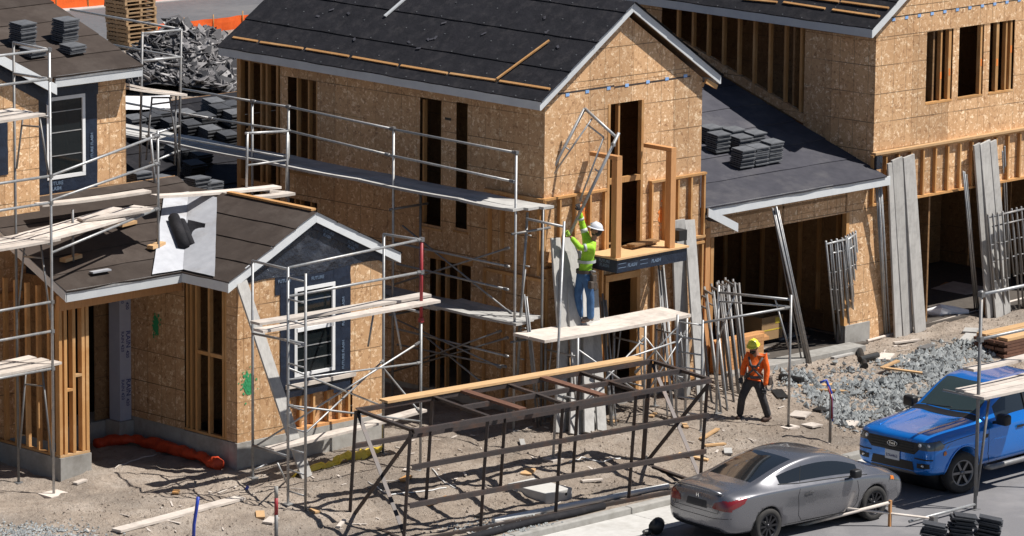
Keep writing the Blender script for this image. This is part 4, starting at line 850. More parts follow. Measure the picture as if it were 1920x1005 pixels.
# loose rails at the lower right corner
r8 = thing('pipe_rail', 'low rail of white pipes with a timber stake in front of the grey car', 'rail', PZ(1668, 985, 0))
sk_ = PZ(1668, 987, 0); bx(r8, 'stake', (sk_.x-.025, sk_.y-.025, 0), (sk_.x+.025, sk_.y+.025, on(sk_, 938).z), 'fir')
tb(r8, 'pipe', on(sk_, 942), PP(1400, 1012, sk_, Vector((.70, .71, 0))), .032, 'plank'); tb(r8, 'pipe', PP(1545, 948, sk_, Vector((.70, .71, 0))), PP(1748, 972, sk_, Vector((.70, .71, 0))), .022, 'plank'); 
q = PP(1750, 974, sk_, Vector((.70, .71, 0))); coupler(r8, q, .06, 'galv_old'); tb(r8, 'post', Vector((q.x, q.y, 0)), q, .022, 'galv_old')
# ------------------------------------------------------------------ dark steel cage in front of the houses
nl0, nl1 = G(860, 1000), G(1251, 926); dv = (nl1-nl0).normalized()
NL = nl0-dv*((nl0-G(752, 1018)).length*.98); NR = nl1+dv*.85; NL.z = NR.z = (nl0.z+nl1.z)/2
FL_ = G(658, 967); wv = Vector((FL_.x-NL.x, FL_.y-NL.y, 0)); FRr = NR+wv; FL_ = NL+wv; Hc = 2.08; sh = Vector((.1, -.06, Hc))
cg = thing('steel_cage', 'long rectangular cage of dark rusty angle steel standing on the dirt', 'steel frame', NL)
AW = .078
def ang(p, q, n='rail', wd=AW, mat='rust', upv=(0, 0, 1)):
    m = M(); m.beam(p, q, wd, .012, upv, (0, wd/2)); m.beam(p, q, .012, wd, upv, (wd/2, 0)); m.build(n, MT[mat], cg)
for k in range(5):
    t = k/4
    ang(NL.lerp(NR, t), NL.lerp(NR, t)+sh, 'post', upv=(0, 1, 0)); ang(FL_.lerp(FRr, t), FL_.lerp(FRr, t)+sh, 'post', upv=(0, 1, 0), wd=.11 if k == 4 else AW)
for t in (0.01, .34, .68, 1.0):
    ang(NL+sh*t-wv*.02, NR+sh*t-wv*.02, 'rail'); 
    if t != .34: ang(FL_+sh*t+wv*.02, FRr+sh*t+wv*.02, 'rail')
for e0, e1 in ((NL, FL_), (NR, FRr)):
    for t in (0.02, 1.0): ang(e0+sh*t, e1+sh*t, 'end_rail')
    ang(e0+sh*.03, e1+sh*.97, 'diagonal'); ang(e1+sh*.03+dv*.05, e0+sh*.97+dv*.05, 'diagonal')
for t in (.25, .5, .75): ang(NL.lerp(NR, t)+sh, FL_.lerp(FRr, t)+sh, 'cross_bar')
ang(NL.lerp(FL_, .5)+sh+dv*1.8, NR.lerp(FRr, .5)+sh, 'rail')
zt_ = NL.z+Hc+.03
for t0 in (.36, .63):
    c = NL.lerp(NR, t0)+sh; m = M().beam(c-wv*.0+Vector((0, 0, .05)), c+wv*1.12+Vector((-.1, 0, .05)), .17, .05); o = one('steel_channel', m, MT['rust_plank'], 'brown steel plank laid across the cage, %s of the two' % ('left' if t0 < .5 else 'right'), 'plank', 'brown planks on the cage')
m = M(); pa, pb = PZ(719, 752, zt_+.05), PZ(1198, 671, zt_+.05); m.beam(pa, pb, .26, .045)
one('timber_plank', m, MT['pine'], 'long fresh pine plank lying lengthwise on top of the dark steel cage', 'plank')
# ------------------------------------------------------------------ stacks, leaning material, loose things
ORD = ['first', 'second', 'third', 'fourth', 'fifth', 'sixth', 'seventh', 'eighth', 'ninth', 'tenth', 'eleventh', 'twelfth', 'thirteenth', 'fourteenth', 'fifteenth', 'sixteenth', 'seventeenth', 'eighteenth', 'nineteenth', 'twentieth']
def tilemesh(L=.42, W=.33, t=.026, mat='tile'):
    m = M().box((-L/2, -W/2, 0), (L/2, W/2, t)); m.box((-L/2+.02, -W/2+.03, -.004), (L/2-.05, -W/2+.06, 0)); me = m.mesh('tile'); me.materials.append(MT[mat]); return me
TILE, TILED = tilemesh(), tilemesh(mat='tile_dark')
def stack(foot, n, ax, up_, label, group, me=TILE, jit=.012, pitch=.034, name='tile_stack'):
    """a pile of roof tiles: ax = long side direction, up_ = piling direction"""
    foot = Vector(foot); z = Vector(up_).normalized(); x = Vector(ax); x = (x-z*x.dot(z)).normalized(); y = z.cross(x)
    t = thing(name, label, 'tile stack', foot, group)
    for k in range(n):
        o = bpy.data.objects.new('tile', me); COL.objects.link(o); o.parent = t
        a = rnd.uniform(-.03, .03); xx = x*math.cos(a)+y*math.sin(a); yy = z.cross(xx)
        p = x*rnd.uniform(-jit, jit)+y*(rnd.uniform(-jit, jit)+(.02 if k % 2 else 0))+z*(.006+k*pitch)
        o.matrix_basis = Matrix(((xx.x, yy.x, z.x, p.x), (xx.y, yy.y, z.y, p.y), (xx.z, yy.z, z.z, p.z), (0, 0, 0, 1)))
    return t
# on the garage roof
nG = Vector((0, -gs, 1)).normalized(); pG = Vector((9, gy0, grz(gy0)+.02))
for k, (x, y, n, d) in enumerate(((1330, 262, 7, 'far left'), (1352, 258, 5, 'far left rear'), (1345, 282, 9, 'left of the second row'), (1372, 266, 7, 'right of the second row'), (1388, 284, 8, 'left of the third row'), (1412, 272, 7, 'right of the third row'), (1392, 311, 9, 'nearest left'), (1418, 306, 9, 'nearest middle'), (1444, 301, 10, 'nearest right'))):
    stack(PP(x, y, pG, nG), n, (1, 0, .0), (0, -.12, 1), 'grey tile stack on the garage roof, %s' % d, 'tile stacks on the garage roof', pitch=.044)
# on the upper left roof
for x, y, n, d in ((42, 83, 11, 'tall stack at left'), (62, 104, 4, 'low stack at left'), (122, 76, 11, 'tall stack at right'), (136, 98, 4, 'low stack at right')):
    stack(PP(x, y, pU, nU), n, (1, .1, 0), (0, -.1, 1), 'slate tiles on the upper left roof, %s' % d, 'tile stacks on the upper left roof', pitch=.04)
# on the rear roof, in shade
rows = [(398, 200), (432, 206), (300, 222), (345, 222), (382, 228), (410, 212), (437, 222), (320, 238), (355, 243), (392, 252), (425, 262), (265, 252), (300, 262), (345, 290), (375, 300), (250, 232), (280, 228), (362, 318), (330, 285)]
for k, (x, y) in enumerate(rows):
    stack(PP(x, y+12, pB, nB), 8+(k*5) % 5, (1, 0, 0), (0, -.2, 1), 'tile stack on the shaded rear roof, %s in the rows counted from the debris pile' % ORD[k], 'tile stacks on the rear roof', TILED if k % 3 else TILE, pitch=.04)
for k, (x, y) in enumerate(((262, 322), (300, 330), (318, 337), (372, 332), (395, 340))):
    stack(PY(x, y, 13.6)-Vector((0, 0, .35)), 9, (1, 0, 0), (0, 0, 1), 'tiles piled behind the small gable ridge, %s from the left' % ORD[k], 'tile piles behind the ridge', TILE, pitch=.04)
pk_ = thing('tile_bearer', 'timber bearers under the tile piles behind the small gable ridge', 'timber', PY(330, 345, 13.6)-Vector((0, 0, .6)))
c_ = PY(330, 345, 13.6); bx(pk_, 'bearer', (c_.x-1.6, 13.3, c_.z-.5), (c_.x+1.8, 13.95, c_.z-.42), 'plank'); bx(pk_, 'trestle', (c_.x-1.5, 13.4, 3.6), (c_.x-1.3, 13.8, c_.z-.5), 'plank'); bx(pk_, 'trestle', (c_.x+1.4, 13.4, 3.6), (c_.x+1.6, 13.8, c_.z-.5), 'plank')
wsh = patch(None, 'white_sheet', [PP(228, 215, pB, nB), PP(322, 212, pB, nB), PP(318, 186, pB, nB), PP(228, 186, pB, nB)], 'tarp', 14, 8, .05, 1.2, 3, (0, 0, .09)); tag(wsh, 'bright white sheet spread on the rear roof beside the tile stacks', 'sheet')
# foreground tiles on the road
f_ = PZ(1750, 1012, .0); stack(PZ(1748, 1018, 0), 10, (.6, -.8, 0), (.12, -.1, 1), 'dark tile stack on the road at lower right, left leaning pile', 'tiles on the road', TILED, .05, .036)
stack(PZ(1800, 1014, 0), 14, (.75, -.65, 0), (.1, -.1, 1), 'dark tile stack on the road at lower right, taller middle pile', 'tiles on the road', TILED, .05, .036)
stack(PZ(1850, 1008, 0), 11, (.6, -.8, 0), (.15, -.1, 1), 'dark tile stack on the road at lower right, rightmost pile', 'tiles on the road', TILED, .05, .036)
# pallets
pb = PZ(250, 88, .5); pm = {}
def pallet_parts():
    top = M().box((-.6, -.05, 0), (.6, .05, .018)).mesh('slat'); run = M().box((-.045, -.5, 0), (.045, .5, .08)).mesh('runner')
    for m_ in (top, run): m_.materials.append(MT['pallet'])
    return top, run
SLAT, RUN = pallet_parts()
for k in range(16):
    t = thing('pallet', 'wooden pallet, %s from the bottom of the tall stack beside the orange fence' % ORD[k], 'pallet', pb+Vector((rnd.uniform(-.03, .03)-.012*k, rnd.uniform(-.03, .03), .126*k)), 'pallets in the tall stack')
    t.rotation_euler.z = rnd.uniform(-.03, .03)
    for me, nm, ps in ((SLAT, 'slat', [(0, -.45+.15*i, .098) for i in range(7)]+[(0, y, 0) for y in (-.45, 0, .45)]), (RUN, 'runner', [(x, 0, .018) for x in (-.555, 0, .555)])):
        for p in ps: o = bpy.data.objects.new(nm, me); COL.objects.link(o); o.parent = t; o.location = p
# debris pile of broken tiles: mound plus shards
c0 = PZ(345, 150, .5); ex_ = Vector((.713, -.701, 0)); ey_ = Vector((.701, .713, 0))
def pileh(u, v): return max(0, (1.3*math.exp(-((u-.35)/1.6)**2-(v/2.4)**2)+.55*math.exp(-((u+.9)/1.2)**2-((v+1)/2)**2))*(1+.35*mnoise.noise((u*1.3, v*1.3, 2))))
dm = M(); nn = 40
for j in range(nn+1):
    for i in range(nn+1):
        u, v = -2.6+5.2*i/nn, -3+7*j/nn; dm.v.append(c0+ex_*u+ey_*v+Vector((0, 0, pileh(u, v)-.05)))
dm.f = [(j*(nn+1)+i, j*(nn+1)+i+1, (j+1)*(nn+1)+i+1, (j+1)*(nn+1)+i) for j in range(nn) for i in range(nn)]
nface = [0]*len(dm.f)
for k in range(3000):
    u, v = rnd.gauss(0, 1.15), rnd.uniform(-2.9, 2.4); u = max(-2.6, min(2.6, u)); h = pileh(u, v)
    if h < .1 and rnd.random() < .7: continue
    p = c0+ex_*u+ey_*v+Vector((0, 0, h+rnd.uniform(-.05, .06))); s_ = rnd.choice((.07, .1, .13, .17, .22, .3))
    n_ = Vector((rnd.uniform(-1, 1)-.4*u, rnd.uniform(-1, .6), rnd.uniform(.3, 1.8))).normalized(); a_ = n_.orthogonal().normalized(); b_ = n_.cross(a_)
    pts = []; m5 = rnd.randint(3, 5); off = rnd.uniform(0, 6)
    for q in range(m5):
        an = off+2*math.pi*q/m5; r_ = s_*rnd.uniform(.5, 1.1); pts.append(p+a_*math.cos(an)*r_+b_*math.sin(an)*r_)
    f0 = len(dm.f); dm.prism(pts, n_*.022); nface += [rnd.choice((0, 0, 0, 0, 1, 1, 1, 2))]*(len(dm.f)-f0)
dp = dm.build('debris_pile', MT['shard'], None, kind='stuff'); dp.data.materials.append(MT['shard_mid']); dp.data.materials.append(MT['shard_light']); dp.data.polygons.foreach_set('material_index', nface); tag(dp, 'heap of broken grey roof tiles behind the houses', 'debris')
st_ = M().beam(PZ(405, 168, .7)+Vector((0, 0, .3)), PZ(408, 100, .7)+Vector((-3, -3, 1.2)), .12, .05); 
one('white_board', M().beam(PP(409, 175, c0, ey_), PP(405, 98, c0, ey_), .14, .05), MT['fascia'], 'white board standing in front of the broken tile heap', 'board')
# orange fences by the far road
fo = thing('orange_fence', 'orange plastic barrier fence along the far side of the road', 'fence', PZ(200, 14, .5))
fp = [PZ(x, y, .5) for x, y in ((40, 28), (105, 20), (165, 15), (225, 10), (310, 2), (420, -9))]
for a, b in zip(fp, fp[1:]): patch(fo, 'panel', [a, b, b+Vector((0, 0, .95)), a+Vector((0, 0, .95))], 'orange', 10, 4, .04, 2, 1); tb(fo, 'stake', a, a+Vector((0, 0, 1.05)), .03, 'stud')
fo2 = thing('orange_fence', 'low orange barrier fence behind the broken tile heap', 'fence', PZ(380, 60, .5))
fp = [PZ(x, y, .5) for x, y in ((285, 73), (345, 66), (400, 60), (455, 53), (520, 46))]
for a, b in zip(fp, fp[1:]): patch(fo2, 'panel', [a, b, b+Vector((0, 0, .42)), a+Vector((0, 0, .42))], 'orange', 10, 3, .04, 2, 4); tb(fo2, 'stake', a, a+Vector((0, 0, .55)), .02, 'stud')
# ---- grey planks leaning on the walls
def lean(top, bot, w, label, group, t=.05, mat='plank_grey', name='leaning_plank'):
    top, bot = Vector(top), Vector(bot); m = M().beam(bot, top, w*1.45, t, (0, -1, .3)); return one(name, m, MT[mat], label, 'plank', group, bevel=.006)
def gw(x, y): return PY(x, y, YF-.16)
for k, (a, b, w_, lab) in enumerate((((1041, 446), (1068, 806), .17, 'grey plank leaning on the main house left of the green shirted worker, narrow leftmost one'), ((1068, 446), (1093, 812), .24, 'wide grey plank leaning on the main house behind the green shirted worker'), ((1052, 520), (1110, 806), .16, 'grey plank leaning behind the worker, lower and steeper tilted one'), ((1092, 470), (1122, 800), .2, 'grey plank leaning behind the legs of the worker, right one'))):
    f = G(*b); lean(gw(*a), f, w_, lab, 'planks leaning behind the worker')
for k, (a, b, w_) in enumerate((((1060, 470), (1050, 812), .18), ((1085, 520), (1078, 815), .2), ((1100, 500), (1104, 812), .18), ((1112, 540), (1128, 808), .17))):
    lean(PY(*a, YF-.26-.03*k), G(*b), w_, 'grey plank of the second layer behind the platform, %s from the left' % ORD[k], 'second layer of planks behind the platform')
for a, b, w_, lab in (((1271, 412), (1282, 744), .26, 'wide grey plank leaning beside the balcony, left of the pair'), ((1292, 412), (1316, 752), .2, 'grey plank leaning beside the balcony, right of the pair')):
    lean(PY(*a, YF-.2), G(*b), w_, lab, 'planks leaning beside the balcony')
for a, b, w_, lab in (((1670, 305), (1684, 630), .16, 'grey plank between the garages, narrow left one'), ((1681, 297), (1702, 628), .24, 'wide grey plank between the garages, middle one'), ((1703, 292), (1725, 622), .26, 'wide grey plank between the garages, right one')):
    lean(PY(*a, RF-.22), G(*b), w_, lab, 'planks between the garages')
for a, b, w_, lab in (((1831, 270), (1856, 596), .16, 'grey plank on the garage post at right, left one'), ((1846, 266), (1876, 594), .26, 'wide grey plank on the garage post at right, middle one'), ((1861, 264), (1888, 588), .16, 'grey plank on the garage post at right, right one')):
    lean(PY(*a, RF-.2), G(*b), w_, lab, 'planks on the right garage post')
# ---- bundles of brace tubes leaning
def bundle(top, bot, n, spread, label, group=None, r=.02):
    top, bot = Vector(top), Vector(bot); t = thing('tube_bundle', label, 'tubes', bot, group)
    for k in range(n):
        o = Vector((rnd.uniform(-1, 1), rnd.uniform(-.5, .5), 0)); a = bot+o*spread; a.z = gz(a.x, a.y); b = top+o*spread*.45+Vector((rnd.uniform(-.06, .06), 0, rnd.uniform(-.12, .12)))
        tb(t, 'tube', a, b, r, 'galv' if k % 3 else 'galv_old', 6)
    return t
bundle(PY(1452, 398, 8.42), G(1512, 680), 9, .14, 'bundle of brace tubes leaning on the garage fascia')
bundle(PY(1648, 350, RF-.25), G(1664, 628), 6, .09, 'bundle of brace tubes leaning at the right garage jamb')
bundle(PY(1808, 322, RF-.25), G(1832, 586), 6, .09, 'bundle of brace tubes leaning left of the grey planks at right')
bundle(PY(1880, 285, RF-.25), G(1893, 540), 3, .06, 'few brace tubes leaning right of the grey planks at right')
bundle(PY(1238, 500, YF-.2), G(1262, 790), 6, .12, 'bundle of brace tubes leaning below the balcony')
bundle(PY(1130, 560, YF-.2), G(1150, 800), 5, .12, 'bundle of brace tubes leaning beside the lower doorway')
bundle(PY(985, 560, 7.7), G(1010, 800), 3, .06, 'few brace tubes standing at the corner of the main house')
# ---- scaffold end frames leaning side by side
def endframe(bot, top, side, wide, label, group, mat='galv_old', r=.024):
    """a walk-through scaffold frame: two legs, header, inner legs and rungs"""
    bot, top, side = Vector(bot), Vector(top), Vector(side).normalized(); t = thing('ladder_scaffold', label, 'scaffold frame', bot, group)
    d = top-bot; w_ = side*wide
    tb(t, 'leg', bot, top+d*.03, r, mat); b2 = bot+w_; b2.z = gz(b2.x, b2.y); tb(t, 'leg', b2, top+w_+d*.03, r, mat)
    tb(t, 'header', top, top+w_, r, mat); tb(t, 'inner_header', top+w_*.15-d*.1, top+w_*.85-d*.1, r*.75, mat)
    tb(t, 'inner_leg', top+w_*.2, bot+d*.35+w_*.12, r*.75, mat); tb(t, 'inner_leg', top+w_*.8, bot+d*.35+w_*.88, r*.75, mat)
    for f_ in (.35, .55, .72): tb(t, 'rung', bot+d*f_, bot+d*f_+w_*.13, r*.7, mat); tb(t, 'rung', bot+d*f_+w_, bot+d*f_+w_*.87, r*.7, mat)
    return t
for k in range(5): endframe(G(1568+9*k, 646-2*k), PY(1549+10*k, 458-2*k, RF-.55+.03*k), (1, .12+.1*k, 0), .72, '%s scaffold frame from the left in the row on the garage jamb' % ORD[k].capitalize(), 'frames on the garage jamb', 'galv_old' if k % 2 else 'galv')
for k in range(4): endframe(G(1868+8*k, 592-2*k), PY(1853+9*k, 408-2*k, RF-.6), (1, .12, 0), .95, '%s scaffold frame from the left in the row at the right edge garage' % ORD[k].capitalize(), 'frames at the right edge', 'galv_old')
for k in range(5): endframe(G(1352+12*k, 770-8*k), PY(1326+13*k, 560-6*k, 7.9), (.45, .9, 0), .55, '%s scaffold frame from the left in the row by the cardboard box' % ORD[k].capitalize(), 'frames by the cardboard box', 'galv_old' if k != 1 else 'galv')
for k in range(4): endframe(G(1375+9*k, 742-4*k), PY(1356+10*k, 542-2*k, 8.0), (.5, .9, 0), .4, '%s frame from the left beside the lumber stack' % ORD[k].capitalize(), 'frames beside the lumber stack', 'galv_old')
# ---- cardboard box, pipe stub, lumber stack
cb_ = PZ(1428, 640, .62); cbx = thing('cardboard_box', 'open brown cardboard box with yellow label at the garage footing', 'box', cb_)
bs_ = .66; m = M()
for a, b in (((0, 0, 0), (bs_, .012, .5)), ((0, bs_*.8, 0), (bs_, bs_*.8+.012, .5)), ((0, .012, 0), (.012, bs_*.8, .5)), ((bs_-.012, .012, 0), (bs_, bs_*.8, .5)), ((0, .012, 0), (bs_, bs_*.8, .012))): m.box(Vector(a)+cb_, Vector(b)+cb_)
m.build('box_body', MT['card'], cbx); bx(cbx, 'label', cb_+Vector((.42, -.004, .33)), cb_+Vector((.6, -.001, .46)), 'yellow'); bx(cbx, 'tape', cb_+Vector((0, -.004, .2)), cb_+Vector((bs_, -.001, .225)), 'yellow')
wp = G(1397, 625); one('pipe_stub', M().tube(wp-Vector((0, 0, .1)), Vector((wp.x, wp.y, on(wp, 594).z)), .055, 14), MT['white_pipe'], 'white pipe stub standing left of the cardboard box', 'pipe', smooth=False)
lu = G(1358, 706); lt = thing('lumber_stack', 'stack of pine boards behind the leaning frames', 'lumber', lu)
for k in range(9):
    for j in range(2): bm_(lt, 'board', lu+Vector((-.1+.02*rnd.random(), .1+.16*j, .05+.075*k)), lu+Vector((1.25+.3*rnd.random()*(k > 6), .12+.16*j, .05+.075*k)), .14, .07, 'fir')
# ---- pieces on the ground
def scrap(px_, py_, L, w_, ang_, mat, label, cat='scrap', t=.035, dz=.02, tilt=0):
    p = G(px_, py_); d = Vector((math.cos(ang_), math.sin(ang_), 0)); a, b = p-d*L/2, p+d*L/2
    a.z = gz(a.x, a.y)+dz+t/2; b.z = gz(b.x, b.y)+dz+t/2+tilt; return one('timber_offcut' if cat == 'timber' else 'slab_offcut', M().beam(a, b, w_, t), MT[mat], label, cat)
o = one('timber_plank', M().beam(G(218, 1000)+Vector((0, 0, .05)), G(452, 938)+Vector((0, 0, .05)), .24, .045), MT['plank'], 'long weathered plank lying on the dirt at lower left', 'plank')
for k, (x, y, L, w_, an, mt, lab) in enumerate((
    (488, 972, .28, .16, .9, 'pine', 'small square pine offcut beside the red tipped stake'), (508, 978, .3, .2, .4, 'plank', 'pale plywood scrap behind the red tipped stake'),
    (990, 886, .32, .22, .5, 'pine', 'square pine offcut inside the steel cage'), (1150, 792, .3, .1, .2, 'pine', 'short pine block at the foot of the leaning planks'),
    (1225, 778, .35, .1, .5, 'pine', 'pine block left of the right cage corner, nearer the house'), (1262, 790, .28, .1, .1, 'pine', 'pine block at the right cage corner, middle of three'), (1285, 800, .3, .1, .9, 'pine', 'pine block at the right cage corner, rightmost of three'),
    (1340, 840, .5, .1, -.2, 'pine', 'pine offcut behind the roof of the grey car'), (1300, 862, .6, .11, -1.1, 'pine', 'tilted pine board at the right end of the cage'),
    (1500, 778, .42, .36, .4, 'plank', 'pale plywood square behind the walking worker'), (1522, 800, .36, .3, .1, 'plank', 'pale plywood square right of the guard rail post'), (1595, 800, .34, .26, .4, 'plank', 'plywood square in front of the gravel heap'),
    (1550, 716, 1.3, .14, -.45, 'pine', 'long pine board lying at the edge of the gravel'), (1570, 738, .9, .12, -.7, 'pine', 'pine board lying on the near edge of the gravel'), (1668, 698, .6, .1, .1, 'pine', 'short orange pine piece on the gravel heap'), (1693, 706, .8, .11, -.9, 'pine', 'tilted pine piece on top of the gravel heap'),
    (1660, 672, .5, .3, .5, 'plank', 'thin pale board beyond the gravel heap, left one'), (1695, 678, .5, .25, .7, 'plank', 'thin pale board beyond the gravel heap, right one'), (1738, 656, .6, .22, .3, 'galv_old', 'dark grey channel on the dirt beyond the gravel'), (1820, 622, .55, .3, .6, 'plank_grey', 'flat grey paver near the lumber at right, upper one'), (1815, 634, .5, .25, .4, 'plank_grey', 'flat grey paver near the lumber at right, lower one'),
    (760, 898, .3, .14, .3, 'stud', 'short brown block under the cage'), (1215, 868, .34, .1, 1.2, 'black', 'black scrap on the dirt under the cage'), (900, 968, .3, .1, .4, 'black', 'small black scrap at the cage front'), (1785, 548, 1.4, 1.0, .05, 'plank', 'large plywood sheet on blocks inside the right garage'), (1762, 543, 1.0, .12, .3, 'stud', 'short beam on the plywood sheet in the right garage'), (1480, 632, .9, .2, .1, 'plank_grey', 'grey board lying on the garage footing'))):
    scrap(x, y, L, w_, an, mt, lab, 'timber', dz=.12 if 'gravel heap' in lab and 'beyond' not in lab and 'front' not in lab else .015)
pv = G(1045, 938); pvo = thing('concrete_block', 'cast concrete slab block with a round hole lying inside the cage', 'concrete block', pv)
bev(M().box((pv.x-.35, pv.y-.05, pv.z-.03), (pv.x+.35, pv.y+1.0, pv.z+.2)).build('slab', MT['conc_light'], pvo), .02); M().tube(Vector((pv.x+.18, pv.y-.052, pv.z+.1)), Vector((pv.x+.18, pv.y+.02, pv.z+.1)), .03, 12).build('hole', MT['black'], pvo)
one('white_pipe', M().tube(G(925, 982)+Vector((0, 0, .06)), G(1252, 940)+Vector((0, 0, .06)), .055, 12), MT['white_pipe'], 'long white pipe lying along the kerb behind the grey car', 'pipe')
blk = thing('kerb_shade_roll', 'long dark roll added along the kerb for the shade on its face', 'shade roll', (-4, 3.4, .13))
M().path([(-6.5+.4*k, 3.42+.03*math.sin(k*.9), gz(-6.5+.4*k, 3.42)+.06) for k in range(15)], .075, 8).build('sock', MT['felt'], blk, smooth=True)  # dark roll added in place of the shaded kerb face
tb_ = G(1236, 998); bk_ = thing('black_bucket', 'black plastic bucket lying on its side behind the grey car', 'bucket', PZ(1236, 1000, 0))
q = PZ(1236, 1000, 0.01); M().path([q+Vector((-.14, -.05, .15)), q+Vector((.1, .12, .15)), q+Vector((.14, .15, .15))], [.14, .12, .10], 14).build('body', MT['black'], bk_, smooth=True); M().tube(q+Vector((-.3, .1, .05)), q+Vector((-.18, .05, .05)), .05, 10).build('lid', MT['black'], bk_)
# blue stub pipes, stake
for x, y0, y1, lean_, lab in ((362, 1004, 932, .05, 'bent blue pipe stub rising from the dirt at lower left'),):
    p = G(x, y0+14); t_ = on(p, y1); one('blue_pipe', M().path([p-Vector((0, 0, .2)), p.lerp(t_, .4)+Vector((.015, -.01, 0)), p.lerp(t_, .75)+Vector((.05, -.04, 0)), t_+Vector((.07, -.06, 0))], .032, 10), MT['blue_pipe'], lab, 'pipe', smooth=True)
p = G(462, 918); one('blue_pipe', M().tube(p, p+Vector((.02, -.02, .07)), .03, 10), MT['blue_pipe'], 'tiny blue pipe end on the dirt by the scaffold foot', 'pipe')
p = G(518, 1030); t_ = on(p, 912); sk2 = thing('marker_stake', 'dark marker stake with a red painted band at lower left', 'stake', p)
for a, b, mt in ((0, .55, 'galv_old'), (.552, .82, 'red_paint'), (.822, 1, 'conc')): tb(sk2, 'section', p.lerp(t_, a), p.lerp(t_, b), .035, mt)
p = G(1556, 832); t_ = on(p, 712); bp = thing('pipe_riser', 'grey stub riser with a blue hose bent over it near the gravel', 'pipe', p); tb(bp, 'riser', p, p.lerp(t_, .78), .03, 'galv_old')
M().path([p.lerp(t_, .35)+Vector((.05, 0, 0)), p.lerp(t_, .8), t_+Vector((-.1, .05, 0)), t_+Vector((-.2, .12, -.05))], .028, 8).build('hose', MT['blue_pipe'], bp, smooth=True); M().path([p.lerp(t_, .4)+Vector((.0, -.04, 0)), p.lerp(t_, .7)+Vector((-.02, -.04, 0)), p.lerp(t_, .9)+Vector((-.1, 0, 0))], .016, 8).build('hose', MT['red_paint'], bp, smooth=True)
# orange netting sock, yellow plastic, black pipes
pts = [G(x, y)+Vector((0, 0, .1)) for x, y in ((180, 838), (215, 834), (260, 836), (300, 844), (340, 856), (380, 868), (412, 882))]
def resample(P_, n):
    out = []
    for i in range(n+1):
        f = i/n*(len(P_)-1); k = min(int(f), len(P_)-2); out.append(P_[k].lerp(P_[k+1], f-k))
    return out
rs = resample(pts, 40); M2 = M().path(rs, [.10+.03*mnoise.noise((k*.5, 1, 1))+.015*math.sin(k*.37) for k in range(41)], 14); crumple(M2, .06, 5); crumple(M2, .035, 14, 4); on_ = one('orange_sock', M2, MT['orange_dim'], 'crumpled orange netting sock lying in the shade of the porch', 'netting', smooth=True)
yp = [G(x, y)+Vector((0, .05, .05)) for x, y in ((555, 898), (600, 878), (640, 868), (680, 858), (712, 846))]
M2 = M().path(resample(yp, 30), [.05+.05*abs(mnoise.noise((k*.6, 2, 1)))+.08*max(0, k/30-.6) for k in range(31)], 10); crumple(M2, .12, 5, 2); crumple(M2, .06, 13, 7); one('yellow_plastic', M2, MT['yellow'], 'crumpled yellow plastic film along the small gable foundation', 'plastic film')
for x, y, x2, y2, lab in ((1612, 680, 1645, 672, 'short black pipe on the dirt at the garage, long one'), (1612, 664, 1622, 690, 'black rolled scrap beside the short black pipe'), (1463, 712, 1505, 720, 'black drain pipe behind the walking worker')):
    one('black_pipe', M().tube(G(x, y)+Vector((0, 0, .07)), G(x2, y2)+Vector((0, 0, .07)), .07, 12), MT['black'], lab, 'pipe', smooth=False)
one('white_pipe', M().tube(G(1626, 642)+Vector((0, 0, .05)), G(1925, 562)+Vector((0, 0, .05)), .032, 10), MT['plank'], 'long pale pole lying on the dirt in front of the right garage', 'pole')
ws = M(); cen = G(1765, 592)
ws.path([cen+Vector((-.3, .2, .08)), cen+Vector((-.05, .05, .12)), cen+Vector((.25, -.1, .08)), cen+Vector((.6, -.3, .03))], [.1, .16, .1, .05], 9); crumple(ws, .09, 6); one('white_film', ws, MT['tarp'], 'crumpled white plastic film on the dirt at the right garage', 'plastic film')
# felt roll and offcuts on the porch roof
r0, r1_ = onsg(336, 425), onsg(350, 470); rr = thing('felt_roll', 'two dark rolls of roofing felt lying on the grey valley strip', 'felt roll', r1_)
ax = (r1_-r0).normalized(); o_ = Vector((0, 0, .10))
M().path([onporch(326, 418)+o_, onporch(345, 470)+o_], .115, 16).build('roll', MT['felt'], rr, smooth=True); M().path([onporch(340, 424)+o_*.8, onporch(358, 468)+o_*.8], .09, 16).build('roll', MT['felt'], rr, smooth=True)
patch(rr, 'loose_sheet', [onporch(350, 466), onporch(378, 464), onsg(385, 425), onsg(352, 418)], 'felt', 6, 6, .012, 3, 4, (0, 0, .06))
q = onporch(188, 511); one('tile_offcut', M().beam(q+Vector((-.22, 0, .03)), q+Vector((.22, 0, .03)), .12, .03), MT['membrane'], 'grey metal offcut lying on the porch roof', 'offcut')
q = onporch(240, 425); one('timber_block', M().beam(q+Vector((-.2, 0, .05)), q+Vector((.25, .1, .05)), .12, .06), MT['pine'], 'pine block lying high on the porch roof', 'timber')
q = PX(450, 690, SL-.3); one('timber_plank', M().beam(G(575, 895)+Vector((0, 0, 0)), PY(452, 528, SF-.12), .26, .045, (0, -1, .2)), MT['plank_grey'], 'grey plank leaning diagonally against the small gable corner', 'plank')
